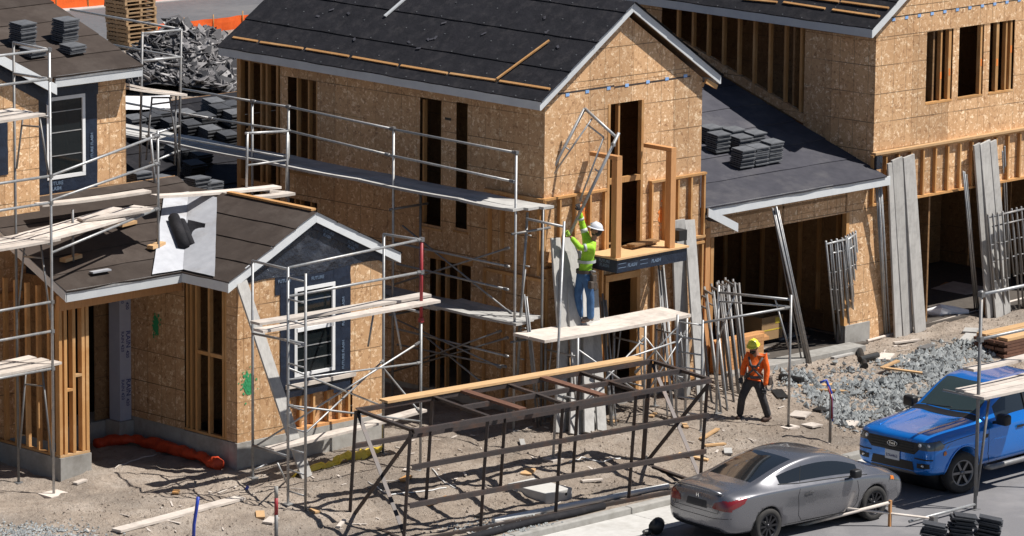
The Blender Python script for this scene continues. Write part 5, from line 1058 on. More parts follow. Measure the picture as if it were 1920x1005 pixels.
# ---- gravel: heap of broken stone and small patches
gh = M(); gc = G(1640, 740)
def rockmesh(m, p, s):
    vs = []
    for (x, y, z) in ((1, 0, 0), (-1, 0, 0), (0, 1, 0), (0, -1, 0), (0, 0, 1), (0, 0, -1)):
        vs.append(p+Vector((x, y, z))*s*rnd.uniform(.55, 1.15)+Vector((rnd.uniform(-.3, .3), rnd.uniform(-.3, .3), rnd.uniform(-.2, .2)))*s)
    m.add(vs, [(0, 2, 4), (2, 1, 4), (1, 3, 4), (3, 0, 4), (2, 0, 5), (1, 2, 5), (3, 1, 5), (0, 3, 5)])
def inpoly(x, y, P):
    c = False
    for i in range(len(P)):
        (x0, y0), (x1, y1) = P[i], P[i-1]
        if (y0 > y) != (y1 > y) and x < (x1-x0)*(y-y0)/(y1-y0)+x0: c = not c
    return c
HP = [(1470, 700), (1560, 705), (1640, 690), (1700, 672), (1760, 655), (1840, 640), (1860, 700), (1800, 760), (1700, 770), (1620, 800), (1570, 795), (1530, 755), (1475, 735)]
cnt = 0
while cnt < 6500:
    x, y = rnd.uniform(1440, 1890), rnd.uniform(628, 815)
    if not inpoly(x+rnd.gauss(0, 12), y+rnd.gauss(0, 8), HP): continue
    p = G(x, y); nz_ = mnoise.noise((p.x*1.1, p.y*1.1, 5))
    if nz_ < -.15 and rnd.random() < .75: continue
    h = .12*max(0, .3+nz_); rockmesh(gh, p+Vector((0, 0, h*rnd.uniform(.4, 1))), rnd.choice((.012, .016, .02, .025, .03, .04, .05, .065, .085))); cnt += 1
tag(gh.build('gravel_heap', MT['rock'], None, kind='stuff'), 'grey crushed stone heap between garage and truck', 'gravel')
g2 = M()
for _ in range(900):
    x, y = rnd.gauss(60, 60), rnd.gauss(1000, 9); 
    if y < 970: continue
    rockmesh(g2, G(x, y)+Vector((0, 0, .01)), rnd.uniform(.015, .035))
for _ in range(700):
    x, y = rnd.gauss(945, 45), rnd.gauss(990, 7); rockmesh(g2, G(x, y)+Vector((0, 0, .01)), rnd.uniform(.012, .03))
tag(g2.build('gravel_patch', MT['rock'], None, kind='stuff'), 'small grey gravel patches on the dirt near the street', 'gravel')
g3 = M()
for _ in range(6500):
    x, y = rnd.uniform(-12, 19), rnd.uniform(3.5, 9.0)
    rockmesh(g3, onG(x, y, .004), rnd.choice((.008, .012, .016, .024, .035)))
MT['clod'] = mk('soil_clod', (.33, .275, .225), (.24, .195, .16), 6, .95, bmp=.3)
tag(g3.build('soil_clods', MT['clod'], None, kind='stuff'), 'clods and pebbles scattered over the bare dirt', 'soil')
# wires and hoses lying about
for k, (pts, mt, lab) in enumerate(((((690, 905), (730, 930), (770, 925), (850, 922)), 'white_pipe', 'thin white cable lying inside the steel cage'), (((1068, 868), (1090, 862), (1130, 868), (1170, 862)), 'white_pipe', 'thin white hose on the dirt behind the cage'), (((215, 880), (260, 862), (300, 850)), 'plank', 'thin pale strip on the dirt in the porch shade'), (((810, 880), (835, 905), (858, 922)), 'white_pipe', 'white cable end with red tip in the cage'), (((1745, 640), (1790, 648), (1760, 660)), 'galv_old', 'loop of wire on the dirt beyond the gravel'))):
    P_ = [G(*p) for p in pts]; cur = []
    for a, b in zip(P_, P_[1:]):
        for i in range(6): q = a.lerp(b, i/6); cur.append(onG(q.x, q.y, .015))
    one('cable', M().path(cur, .012, 6), MT[mt], lab, 'cable', smooth=True)
# lumber bunk at the right edge
lb = G(1898, 676); lbt = thing('lumber_stack', 'low bunk of dark timber with boards on top at the right edge behind the truck', 'lumber', lb)
for k in range(6):
    for j in range(3): bm_(lbt, 'board', lb+Vector((-.25+.1*(k%2), .15+.3*j, .05+.07*k)), lb+Vector((2.0, .15+.3*j, .05+.07*k)), .26, .06, 'rust_plank' if k < 5 else 'pine')

wc2 = M()
for _ in range(230):
    x, y = rnd.uniform(-11, 17), rnd.uniform(3.6, 8.6); p = onG(x, y, .012); a = rnd.uniform(0, 6.28); L = rnd.choice((.05, .08, .12, .2, .3))
    d = Vector((math.cos(a), math.sin(a), rnd.uniform(-.1, .1))); wc2.beam(p-d*L/2, p+d*L/2, rnd.uniform(.015, .05), .012)
tag(wc2.build('wood_chips', MT['plank'], None, kind='stuff'), 'small splinters and wood chips littering the dirt', 'wood chips')

for k, (x, y, L, w_, an, mt, lab) in enumerate(((640, 985, .5, .08, .6, 'plank', 'short pale lath on the dirt left of the steel cage'), (590, 960, .22, .12, 1.4, 'pine', 'small pine block under the ladder frame'), (820, 945, .7, .06, .3, 'stud', 'thin lath lying under the cage middle bay'), (1110, 905, .45, .09, -.3, 'plank', 'weathered offcut under the right bay of the cage'), (980, 838, .5, .1, .9, 'plank_grey', 'grey offcut in the shade beside the main house'), (1330, 815, .7, .09, .25, 'pine', 'pine lath between the cage and the walking worker'), (1365, 850, .3, .16, .8, 'plank_grey', 'flat grey offcut behind the car roof'), (150, 905, .3, .12, .2, 'plank', 'small pale block in front of the porch corner'), (330, 925, .18, .12, .7, 'stud', 'little brown block on the dirt before the porch'), (1580, 668, .8, .1, .15, 'plank_grey', 'grey lath on the dirt before the garage jamb'), (1700, 640, .7, .08, -.2, 'plank', 'pale lath lying before the planks between the garages'), (1545, 770, .5, .3, .3, 'black', 'black felt scrap at the near gravel edge'), (1462, 745, .4, .24, 1.1, 'black', 'black felt scrap behind the guard rail post'))):
    scrap(x, y, L, w_, an, mt, lab, 'timber')
# ------------------------------------------------------------------ vehicles
from mathutils.bvhtree import BVHTree
def paint(name, c, metal=.6, rough=.28, dust=.25):
    m, nt, bs = newmat(name); v = mapped(nt); n = noise(nt, v, 3, 5, .6)
    col = mixc(nt, c, tuple(.6*x+.05 for x in c), math2(nt, 'MULTIPLY', ramp(nt, n, [(.45, (0, 0, 0)), (.8, (1, 1, 1))]), dust)); nt.links.new(col, bs.inputs['Base Color'])
    bs.inputs['Metallic'].default_value = metal; bs.inputs['Coat Weight'].default_value = 1; bs.inputs['Coat Roughness'].default_value = .06
    nt.links.new(math2(nt, 'MULTIPLY_ADD', n, .15, rough-.07), bs.inputs['Roughness']); return m
MT['grey_paint'] = paint('grey_metallic', (.215, .215, .23), .7, .27); MT['blue_paint'] = paint('blue_metallic', (.003, .185, .66), .45, .28, .12)
def simple(name, c, rough, metal=0, coat=0, alpha=1):
    m, nt, bs = newmat(name); bs.inputs['Base Color'].default_value = (*c, 1); bs.inputs['Roughness'].default_value = rough; bs.inputs['Metallic'].default_value = metal; bs.inputs['Coat Weight'].default_value = coat; bs.inputs['Alpha'].default_value = alpha; return m
MT['car_glass'] = simple('tinted_glass', (.012, .015, .018), .05, 0, .6); MT['screen_glass'] = simple('windscreen_glass', (.03, .045, .045), .05, 0, .6)
MT['tyre'] = mk('tyre_rubber', (.022, .021, .021), (.04, .037, .034), 10, .85, bmp=.3); MT['rim_dark'] = simple('dark_alloy', (.05, .05, .055), .35, .8); MT['rim_grey'] = simple('grey_alloy', (.16, .16, .17), .35, .8); MT['chrome'] = simple('chrome', (.75, .75, .76), .15, 1)
MT['trim'] = simple('black_trim', (.012, .012, .013), .5); MT['tail'] = simple('tail_lamp', (.20, .012, .015), .15, 0, 1); MT['lamp'] = simple('head_lamp', (.10, .11, .12), .12, .4, 1); MT['lamp_in'] = simple('lamp_lens', (.7, .72, .75), .1, .6, 1); MT['amber'] = simple('amber_lamp', (.55, .16, .02), .3); MT['plate'] = simple('plate_white', (.72, .73, .74), .5); MT['plate_dark'] = simple('plate_dark', (.03, .03, .033), .5); MT['seam'] = simple('panel_gap', (.01, .01, .01), .7)
def loft(rows_by_station, matf, arches, arch_r, arch_w, sub=2, crease=()):
    """closed lofted shell with wheel arches cut out; returns {material key: mesh}"""
    m = M(); nr = len(rows_by_station[0][1]); ring = 2*nr-2
    for x, pts in rows_by_station:
        for y, z in pts: m.v.append(Vector((x, y, z)))
        for y, z in pts[-2:0:-1]: m.v.append(Vector((x, -y, z)))
    ns = len(rows_by_station); keys = ['body']; mats = []
    for i in range(ns-1):
        for j in range(ring):
            a, b = i*ring+j, i*ring+(j+1) % ring; m.f.append((a, b, b+ring, a+ring))
            jj = j if j < nr-1 else ring-1-j; k = matf(i, jj); 
            if k not in keys: keys.append(k)
            mats.append(keys.index(k))
    m.f.append(tuple(range(ring))[::-1]); m.f.append(tuple((ns-1)*ring+k for k in range(ring))); mats += [0, 0]
    me = bpy.data.meshes.new('shell'); me.from_pydata([tuple(v) for v in m.v], [], m.f)
    me.polygons.foreach_set('material_index', mats)
    for k in keys: me.materials.append(bpy.data.materials.get('m_'+k) or bpy.data.materials.new('m_'+k))
    bm = bmesh.new(); bm.from_mesh(me); bmesh.ops.recalc_face_normals(bm, faces=bm.faces)
    cl = bm.edges.layers.float.new('crease_edge')
    bm.verts.ensure_lookup_table()
    for e in bm.edges:
        a, b = sorted(v.index for v in e.verts); ja, jb = a % ring, b % ring; ja = ja if ja < nr else ring-ja; jb = jb if jb < nr else ring-jb
        if ja == jb and ja in crease and a//ring != b//ring: e[cl] = crease[ja]
        if ja != jb and (a//ring) in (0, ns-1) and a//ring == b//ring: e[cl] = .6
    bm.to_mesh(me); bm.free()
    o = bpy.data.objects.new('shell', me); COL.objects.link(o)
    sm = o.modifiers.new('s', 'SUBSURF'); sm.levels = sm.render_levels = sub
    cuts = []
    for cx_, cz_ in arches:
        for s in (-1, 1):
            c = M().tube((cx_, s*(arch_w-.30), cz_), (cx_, s*(arch_w+.3), cz_), arch_r, 28).mesh('c'); co = bpy.data.objects.new('cut', c); COL.objects.link(co); cuts.append(co)
            b = o.modifiers.new('b', 'BOOLEAN'); b.operation = 'DIFFERENCE'; b.object = co; b.solver = 'EXACT'
    ev = evalmesh(o); out = {}
    for ki, k in enumerate(keys):
        pol = [p for p in ev.polygons if min(p.material_index, len(keys)-1) == ki]
        idx = sorted({v for p in pol for v in p.vertices}); mp = {v: i for i, v in enumerate(idx)}
        n2 = bpy.data.meshes.new(k); n2.from_pydata([ev.vertices[v].co[:] for v in idx], [], [[mp[v] for v in p.vertices] for p in pol]); out[k] = n2
    bvh = BVHTree.FromPolygons([v.co[:] for v in ev.vertices], [list(p.vertices) for p in ev.polygons])
    for c in cuts: bpy.data.objects.remove(c)
    bpy.data.objects.remove(o); return out, bvh
def decal(bvh, poly, plane, side, off=.004, res=.012, th=0):
    """patch of the shell inside a 2-D outline; plane 'side' (x,z), 'end' (y,z) or 'top' (x,y)"""
    xs = [p[0] for p in poly]; ys = [p[1] for p in poly]; nx_, ny_ = max(2, int((max(xs)-min(xs))/res)), max(2, int((max(ys)-min(ys))/res)); m = M(); gi = {}
    for i in range(nx_+1):
        for j in range(ny_+1):
            a, b = min(xs)+(max(xs)-min(xs))*i/nx_, min(ys)+(max(ys)-min(ys))*j/ny_
            if plane == 'side': o, d = Vector((a, side*3, b)), Vector((0, -side, 0))
            elif plane == 'end': o, d = Vector((side*8, a, b)), Vector((-side, 0, 0))
            else: o, d = Vector((a, b, 4)), Vector((0, 0, -1))
            h = bvh.ray_cast(o, d)
            if h[0] is not None: gi[i, j] = len(m.v); m.v.append(h[0]-d*off)
    for i in range(nx_):
        for j in range(ny_):
            c = (min(xs)+(max(xs)-min(xs))*(i+.5)/nx_, min(ys)+(max(ys)-min(ys))*(j+.5)/ny_)
            q = [(i, j), (i+1, j), (i+1, j+1), (i, j+1)]
            if inpoly(c[0], c[1], poly) and all(k in gi for k in q): m.f.append(tuple(gi[k] for k in q))
    return m
def seam(bvh, pts, plane, side, r=.005):
    out = []
    for (a, b), (c, d) in zip(pts, pts[1:]):
        n = max(2, int(math.hypot(c-a, d-b)/.05))
        for k in range(n):
            u, v = a+(c-a)*k/n, b+(d-b)*k/n
            o, dr = (Vector((u, side*3, v)), Vector((0, -side, 0))) if plane == 'side' else ((Vector((side*8, u, v)), Vector((-side, 0, 0))) if plane == 'end' else (Vector((u, v, 4)), Vector((0, 0, -1))))
            h = bvh.ray_cast(o, dr)
            if h[0] is not None: out.append(h[0])
    return M().path(out, r, 5) if len(out) > 1 else None
def sides(me):
    """split a mesh that has a left and a right piece"""
    out = []
    for s in (-1, 1):
        pol = [p for p in me.polygons if sum(me.vertices[v].co.y for v in p.vertices)*s > 0]
        idx = sorted({v for p in pol for v in p.vertices}); mp = {v: i for i, v in enumerate(idx)}
        n2 = bpy.data.meshes.new('side'); n2.from_pydata([me.vertices[v].co[:] for v in idx], [], [[mp[v] for v in p.vertices] for p in pol]); out.append(n2)
    return out
class Car:
    def __init__(s, name, label, loc, rotz, sc):
        s.T = Matrix.Translation(loc) @ Matrix.Rotation(rotz, 4, 'Z') @ Matrix.Scale(sc, 4); s.root = thing(name, label, 'car' if 'car' in name else 'pickup truck', loc)
    def put(s, name, me, mat, par=None, smooth=True):
        if isinstance(me, M): me = me.mesh(name)
        me.transform(s.T); me.materials.clear(); o = link(name, me, MT[mat], par or s.root, smooth); return o
    def wheel(s, x, y, r, w, rim, spokes, side, steer=0, rimr=.68):
        R_ = Matrix.Translation((x, y, r)) @ Matrix.Rotation(steer, 4, 'Z')
        def lathe(prof, n=36):
            m = M()
            for k in range(n):
                a = 2*math.pi*k/n
                for rr_, yy in prof: m.v.append(R_ @ Vector((rr_*math.cos(a), yy*side, rr_*math.sin(a))))
            c = len(prof)
            for k in range(n):
                for i in range(c-1): m.f.append((k*c+i, k*c+i+1, ((k+1) % n)*c+i+1, ((k+1) % n)*c+i))
            return m
        wh = s.put('wheel', lathe([(.0, w*.30), (r*.14, w*.30), (r*.15, w*.2), (r*(rimr-.08), w*.14)]), 'trim')
        s.put('tyre', lathe([(r*rimr, w*.42), (r*(rimr+.06), w*.5), (r*.9, w*.5), (r*.975, w*.42), (r, w*.25), (r, -w*.25), (r*.97, -w*.45), (r*.7, -w*.5), (r*.4, -w*.3)]), 'tyre', wh)
        s.put('rim', lathe([(r*(rimr-.08), w*.14), (r*(rimr-.07), w*.40), (r*rimr, w*.45), (r*(rimr+.02), w*.42)]), rim, wh)
        m = M()
        for k in range(spokes):
            a = 2*math.pi*k/spokes; p, q = Vector((r*.1*math.cos(a), w*.33*side, r*.1*math.sin(a))), Vector((r*(rimr-.05)*math.cos(a), w*.38*side, r*(rimr-.05)*math.sin(a)))
            m.beam(R_ @ p, R_ @ q, r*.12, w*.08, R_.to_3x3() @ Vector((0, side, 0)))
        s.put('spokes', m, rim, wh, False)
        s.put('hub_cap', M().tube(R_ @ Vector((0, w*.3*side, 0)), R_ @ Vector((0, w*.42*side, 0)), r*.12, 16), rim, wh)
# ---- grey coupe. local x forward from the rear axle
def sec(zb, w_, zm, zs, ws, zg, wg, zr, wr, zt, wl=.82):
    return [(0, zb), (w_*wl, zb), (w_*.97, zb+.10), (w_, zm), (w_*.985, zs-.07), (ws, zs), (wg, zg), (wg+(wr-wg)*.84, zg+(zr-zg)*.84), (wr, zr), (wr*.86, zr+(zt-zr)*.55), (wr*.5, zt-.004), (0, zt)]
ST = [(-.94, sec(.36, .60, .52, .62, .56, .66, .52, .70, .40, .71)),
      (-.90, sec(.28, .74, .50, .72, .72, .80, .68, .90, .58, .93)),
      (-.80, sec(.22, .82, .52, .86, .80, .93, .72, .975, .62, 1.0)),
      (-.45, sec(.19, .86, .56, .90, .84, .96, .76, .995, .64, 1.015)),
      (-.20, sec(.18, .87, .58, .91, .85, .97, .77, 1.02, .63, 1.04)),
      (.35, sec(.17, .875, .58, .91, .85, .965, .77, 1.20, .60, 1.225)),
      (.85, sec(.16, .875, .57, .90, .85, .945, .78, 1.31, .585, 1.352)),
      (1.35, sec(.16, .875, .56, .885, .845, .925, .78, 1.345, .59, 1.395)),
      (1.85, sec(.16, .875, .55, .87, .845, .905, .78, 1.29, .585, 1.345)),
      (2.30, sec(.16, .875, .55, .855, .84, .885, .78, 1.10, .62, 1.16)),
      (2.66, sec(.16, .87, .55, .84, .83, .865, .77, .935, .64, .965)),
      (3.0, sec(.17, .86, .55, .80, .80, .825, .72, .865, .58, .885)),
      (3.30, sec(.19, .82, .52, .73, .74, .755, .66, .785, .52, .795)),
      (3.46, sec(.23, .72, .48, .62, .64, .645, .56, .665, .44, .675)),
      (3.52, sec(.28, .58, .44, .54, .52, .56, .46, .575, .36, .58))]
def mf(i, j):
    x0 = ST[i][0]
    if j == 6 and i in (6, 7): return 'side_window'
    if j == 6 and i in (5,): return 'quarter_window'
    if j == 6 and i == 8: return 'side_window'
    if j >= 9 and i in (4, 5): return 'rear_window'
    if j >= 9 and i in (8, 9): return 'windscreen'
    return 'body'
fwc = PZ(1629, 976, 0); wbv = Vector((fwc.x, fwc.y, 0)); csc = wbv.length/2.62; crot = math.atan2(wbv.y, wbv.x)
lat = Vector((-math.sin(crot), math.cos(crot), 0))
csc *= 1.09
car = Car('car', 'grey metallic two door car parked at the kerb with dark wheels', lat*(.80*csc)-wbv*.055, crot, csc)
parts, bv = loft(ST, mf, [(0, .31), (2.62, .31)], .365, .80, crease={5: .35, 3: .0})
car.put('body', parts['body'], 'grey_paint')
for k, mt in (('side_window', 'car_glass'), ('quarter_window', 'car_glass')):
    for me in sides(parts[k]): car.put(k, me, mt)
for k, mt in (('rear_window', 'car_glass'), ('windscreen', 'screen_glass')): car.put(k, parts[k], mt)
for x in (0, 2.62):
    for s in (-1, 1): car.wheel(x, s*.765, .315, .21, 'rim_dark', 10, s)
    m = M().tube((x, -.55, .33), (x, .55, .33), .34, 20); car.put('wheel_well', m, 'trim')
for s in (-1, 1):
    L_ = lambda pts, nm='door_gap': (lambda mm: mm and car.put(nm, mm, 'seam', None, False))(seam(bv, pts, 'side', s))
    L_([(.78, .93), (.70, .75), (.72, .40), (.82, .28), (2.02, .26), (2.16, .40), (2.20, .62), (2.16, .86)]); L_([(.80, .95), (.98, 1.27)], 'pillar')
    L_([(.3, .27), (2.3, .25)], 'sill_line'); L_([(3.02, .78), (2.95, .60)], 'wing_gap')
    hm = decal(bv, [(.86, .74), (1.06, .755), (1.06, .80), (.86, .785)], 'side', s, .018); car.put('door_handle', hm, 'chrome')
    car.put('belt_trim', seam(bv, [(.30, 1.0), (.8, .955), (1.4, .93), (2.1, .89), (2.5, .86)], 'side', s, .010), 'trim')
    tl = decal(bv, [(-.96, .67), (-.58, .80), (-.50, .90), (-.62, .91), (-.98, .82)], 'side', s, .006); car.put('tail_lamp', tl, 'tail')
    tl = decal(bv, [(s*.40, .70), (s*.78, .68), (s*.82, .84), (s*.62, .86), (s*.44, .80)], 'end', -1, .006); car.put('tail_lamp', tl, 'tail')
    hl = decal(bv, [(3.00, .70), (3.45, .58), (3.48, .66), (3.10, .78)], 'side', s, .006); car.put('head_lamp', hl, 'lamp'); car.put('marker_lamp', decal(bv, [(3.02, .70), (3.12, .68), (3.12, .745), (3.04, .76)], 'side', s, .010), 'amber')
    m = M().box((-.11, -.10, 0), (.10, .10, .15)); 
    for i, v in enumerate(m.v): m.v[i] = Vector((2.02+v.x*(1-.3*abs(v.z-.07)/.07*.3), s*(.96+v.y*.8), .90+v.z))
    mo = car.put('mirror', m, 'trim'); bev(mo, .04, 3); car.put('mirror_arm', M().beam((2.06, s*.82, .92), (2.03, s*.92, .95), .06, .04), 'trim', mo)
car.put('boot_gap', seam(bv, [(-.62, .86), (-.56, .80), (-.54, .62), (.54, .62), (.56, .80), (.62, .86)], 'end', -1), 'seam', None, False) if seam(bv, [(-.62, .86), (-.56, .80)], 'end', -1) else None
pl = decal(bv, [(-.26, .67), (.26, .67), (.24, .80), (-.24, .80)], 'end', -1, .003); car.put('plate_recess', pl, 'plate_dark'); car.put('number_plate', decal(bv, [(-.15, .68), (.15, .68), (.15, .785), (-.15, .785)], 'end', -1, .008), 'plate_dark')
def logoH(z, yc):
    m = M()
    h = bv.ray_cast(Vector((-8, yc, z)), Vector((1, 0, 0)))[0]; x = h.x-.01
    m.beam((x, yc-.03, z-.03), (x-.004, yc-.022, z+.035), .012, .008, (1, 0, 0)); m.beam((x, yc+.03, z-.03), (x-.004, yc+.022, z+.035), .012, .008, (1, 0, 0)); m.beam((x, yc-.028, z), (x, yc+.028, z), .008, .012); return m
car.put('emblem', logoH(.86, 0), 'chrome', None, False)
car.put('bumper_line', seam(bv, [(-.78, .56), (-.4, .52), (.4, .52), (.78, .56)], 'end', -1, .006), 'seam', None, False)
car.put('bumper_skirt', decal(bv, [(-.62, .27), (.62, .27), (.55, .34), (-.55, .34)], 'end', -1, .005), 'trim'); car.put('spoiler', M().path([(-.86, -.55, .955), (-.90, -.3, .99), (-.91, 0, 1.0), (-.90, .3, .99), (-.86, .55, .955)], .025, 8), 'grey_paint')
# ---- blue pickup. local x forward from the front axle
def tsec(zb, w_, zm, zs, ws, zg, wg, zr, wr, zt, zc=0): return [(0, zb), (w_*.86, zb), (w_*.97, zb+.10), (w_, zm), (w_*.99, zs-.08), (ws, zs), (wg, zg), (wg+(wr-wg)*.86, zg+(zr-zg)*.86), (wr, zr), (wr*.9, zr+(zt-zr)*.6), (wr*.62, zt), (wr*.42, zt-.012-zc), (0, zt-.016-zc)]
TT = [(.90, tsec(.46, .70, .62, .92, .66, 1.0, .62, 1.04, .54, 1.06)),
      (.87, tsec(.42, .84, .62, .98, .80, 1.05, .76, 1.10, .66, 1.115)),
      (.74, tsec(.38, .90, .66, 1.03, .87, 1.09, .83, 1.135, .72, 1.15)),
      (.45, tsec(.36, .93, .70, 1.05, .90, 1.12, .86, 1.165, .74, 1.19, .022)),
      (.0, tsec(.36, .935, .72, 1.06, .91, 1.14, .87, 1.19, .75, 1.225, .028)),
      (-.50, tsec(.36, .935, .72, 1.07, .92, 1.15, .875, 1.205, .78, 1.25, .02)),
      (-.62, tsec(.36, .935, .72, 1.07, .92, 1.16, .86, 1.25, .76, 1.29)),
      (-1.0, tsec(.36, .935, .72, 1.08, .92, 1.18, .86, 1.53, .70, 1.57)),
      (-1.36, tsec(.36, .935, .72, 1.09, .92, 1.19, .86, 1.74, .66, 1.785)),
      (-1.65, tsec(.36, .935, .72, 1.09, .92, 1.195, .86, 1.775, .66, 1.83)),
      (-2.3, tsec(.36, .935, .72, 1.10, .92, 1.20, .86, 1.78, .66, 1.835)),
      (-2.85, tsec(.36, .935, .72, 1.10, .92, 1.21, .86, 1.74, .65, 1.795)),
      (-3.0, tsec(.36, .935, .72, 1.10, .92, 1.215, .86, 1.50, .66, 1.54)),
      (-3.08, tsec(.36, .935, .72, 1.10, .92, 1.22, .90, 1.26, .84, 1.27)),
      (-4.3, tsec(.40, .935, .74, 1.10, .92, 1.22, .90, 1.26, .84, 1.27)),
      (-4.42, tsec(.48, .90, .74, 1.08, .90, 1.20, .88, 1.24, .80, 1.25))]
def tmf(i, j):
    if j == 6 and i in (8, 9, 10): return 'side_window'
    if j == 6 and i == 7: return 'side_window'
    if j >= 9 and i in (6, 7): return 'windscreen'
    if j >= 9 and i in (11,): return 'rear_window'
    return 'body'
tw = PZ(1793, 924, 0)
trk = Car('pickup_truck', 'bright blue crew cab pickup truck facing left behind the grey car', Vector((tw.x+.04, tw.y+.86, 0)), math.radians(181.5), 1.05)
tp, tbv = loft(TT, tmf, [(0, .40), (-3.22, .40)], .475, .86, crease={5: .5, 10: .25})
trk.put('body', tp['body'], 'blue_paint')
for me in sides(tp['side_window']): trk.put('side_window', me, 'car_glass')
for k, mt in (('rear_window', 'car_glass'), ('windscreen', 'screen_glass')): trk.put(k, tp[k], mt)
for x in (0, -3.22):
    for s in (-1, 1): trk.wheel(x, s*.82, .385, .26, 'rim_grey', 6, s, math.radians(-14) if x == 0 else 0, .62)
    trk.put('wheel_well', M().tube((x, -.6, .42), (x, .6, .42), .45, 20), 'trim')
    for s in (-1, 1):
        arc = [(x+.49*math.cos(a), .40+.49*math.sin(a)) for a in [math.pi*(.02+.96*k/14) for k in range(15)]]; mm = seam(tbv, arc, 'side', s, .022); mm and trk.put('arch_trim', mm, 'blue_paint')
for s in (-1, 1):
    for pts, nm in (([(-.72, 1.12), (-.70, .62), (-.80, .42), (-1.85, .42), (-1.88, 1.15)], 'door_gap'), ([(-1.9, .44), (-2.55, .46), (-2.80, .80), (-2.82, 1.15)], 'door_gap'), ([(-3.03, 1.22), (-3.03, .5)], 'bed_gap'), ([(-1.88, 1.2), (-1.88, 1.72)], 'pillar'), ([(.78, .98), (.2, 1.03), (-.5, 1.06)], 'wing_crease')):
        mm = seam(tbv, pts, 'side', s, .006 if nm != 'pillar' else .03); mm and trk.put(nm, mm, 'trim' if nm == 'pillar' else 'seam', None, False)
    for x in (-1.62, -2.58): trk.put('door_handle', decal(tbv, [(x-.11, .98), (x+.11, .98), (x+.11, 1.025), (x-.11, 1.025)], 'side', s, .022), 'trim')
    m = M().box((-.09, -.13, -.1), (.09, .13, .1)); m.v = [Vector((-.92, s*1.09, 1.25))+v for v in m.v]; mo = trk.put('mirror', m, 'trim'); bev(mo, .05, 3); trk.put('mirror_arm', M().beam((-.86, s*.90, 1.18), (-.90, s*1.02, 1.2), .08, .05), 'trim', mo)
    trk.put('step_bar', M().path([(-.60, s*.92, .40), (-.70, s*1.0, .38), (-2.55, s*1.0, .38), (-2.65, s*.92, .40)], .05, 10), 'galv_old')
    trk.put('fender_vent', decal(tbv, [(-.52, .92), (-.68, .94), (-.70, 1.0), (-.56, 1.0)], 'side', s, .008), 'trim')
    hl = decal(tbv, [(s*.50, .90), (s*.92, .90), (s*.95, 1.06), (s*.62, 1.045), (s*.50, 1.0)], 'end', 1, .006); h_ = trk.put('head_lamp', hl, 'lamp')
    hl = decal(tbv, [(.55, .93), (.95, .91), (.95, 1.04), (.62, 1.07)], 'side', s, .006); trk.put('head_lamp', hl, 'lamp')
    for yy, zz in ((.62, .98), (.78, .99)): hh = tbv.ray_cast(Vector((8, s*yy, zz)), Vector((-1, 0, 0)))[0]; trk.put('lens', M().tube(hh+Vector((-.01, 0, 0)), hh+Vector((.012, 0, 0)), .035, 14), 'lamp_in', h_)
    trk.put('fog_lamp', decal(tbv, [(s*.56, .56), (s*.82, .57), (s*.82, .66), (s*.56, .65)], 'end', 1, .006), 'trim'); hh = tbv.ray_cast(Vector((8, s*.69, .61)), Vector((-1, 0, 0)))[0]; trk.put('lens', M().tube(hh, hh+Vector((.014, 0, 0)), .028, 12), 'lamp_in')
    trk.put('marker_lamp', decal(tbv, [(.50, .80), (.58, .79), (.58, .86), (.51, .87)], 'side', s, .010), 'amber')
    trk.put('hood_crease', seam(tbv, [(.70, s*.50), (.2, s*.56), (-.5, s*.60)], 'top', 1, .010), 'blue_paint')
trk.put('grille', decal(tbv, [(-.50, .80), (.50, .80), (.60, .90), (.56, 1.02), (-.56, 1.02), (-.60, .90)], 'end', 1, .008), 'trim')
for z in (.85, .90, .95, .99): mm = seam(tbv, [(-.54, z), (.54, z)], 'end', 1, .012); mm and trk.put('grille_bar', mm, 'seam')
trk.put('lower_intake', decal(tbv, [(-.50, .50), (.50, .50), (.46, .66), (-.46, .66)], 'end', 1, .008), 'trim'); trk.put('skid_plate', decal(tbv, [(-.55, .40), (.55, .40), (.5, .48), (-.5, .48)], 'end', 1, .010), 'galv_old')
for s in (-1, 1): trk.put('bumper_slot', decal(tbv, [(s*.50, .72), (s*.86, .72), (s*.86, .745), (s*.50, .745)], 'end', 1, .006), 'trim')
hh = tbv.ray_cast(Vector((8, 0, .93)), Vector((-1, 0, 0)))[0]
el = M(); el.prism([hh+Vector((.014, .115*math.cos(a), .048*math.sin(a))) for a in [2*math.pi*k/24 for k in range(24)]], (.014, 0, 0)); em = trk.put('emblem', el, 'trim', None, False)
ring_ = M().path([hh+Vector((.028, .115*math.cos(2*math.pi*k/24), .048*math.sin(2*math.pi*k/24))) for k in range(25)], .006, 6); trk.put('emblem_ring', ring_, 'chrome', em)
def lettering_on(carobj, txt, size, mat, o, xd, yd, par):
    t = textmesh(txt, size, mat, None, o, xd, yd, .001); me = t.data; bpy.data.objects.remove(t); return carobj.put('lettering', me.copy(), mat, par, False)
lettering_on(trk, 'Ford', .07, 'chrome', hh+Vector((.030, -.07, -.02)), (0, 1, 0), (0, 0, 1), em)
hp = tbv.ray_cast(Vector((8, .0, .70)), Vector((-1, 0, 0)))[0]; px0 = hp.x+.012
npl = trk.put('number_plate', M().box((px0, -.165, .63), (px0+.012, .165, .80)), 'plate', None, False); lettering_on(trk, '57A4463', .075, 'ink_navy', Vector((px0+.0135, -.15, .675)), (0, 1, 0), (0, 0, 1), npl)
trk.put('bed_cover', decal(tbv, [(-4.3, -.78), (-3.15, -.78), (-3.15, .78), (-4.3, .78)], 'top', 1, .01, .05), 'trim')
trk.put('wiper', seam(tbv, [(-.66, -.5), (-.72, .1)], 'top', 1, .010), 'trim'); trk.put('wiper', seam(tbv, [(-.66, .05), (-.72, .6)], 'top', 1, .010), 'trim')
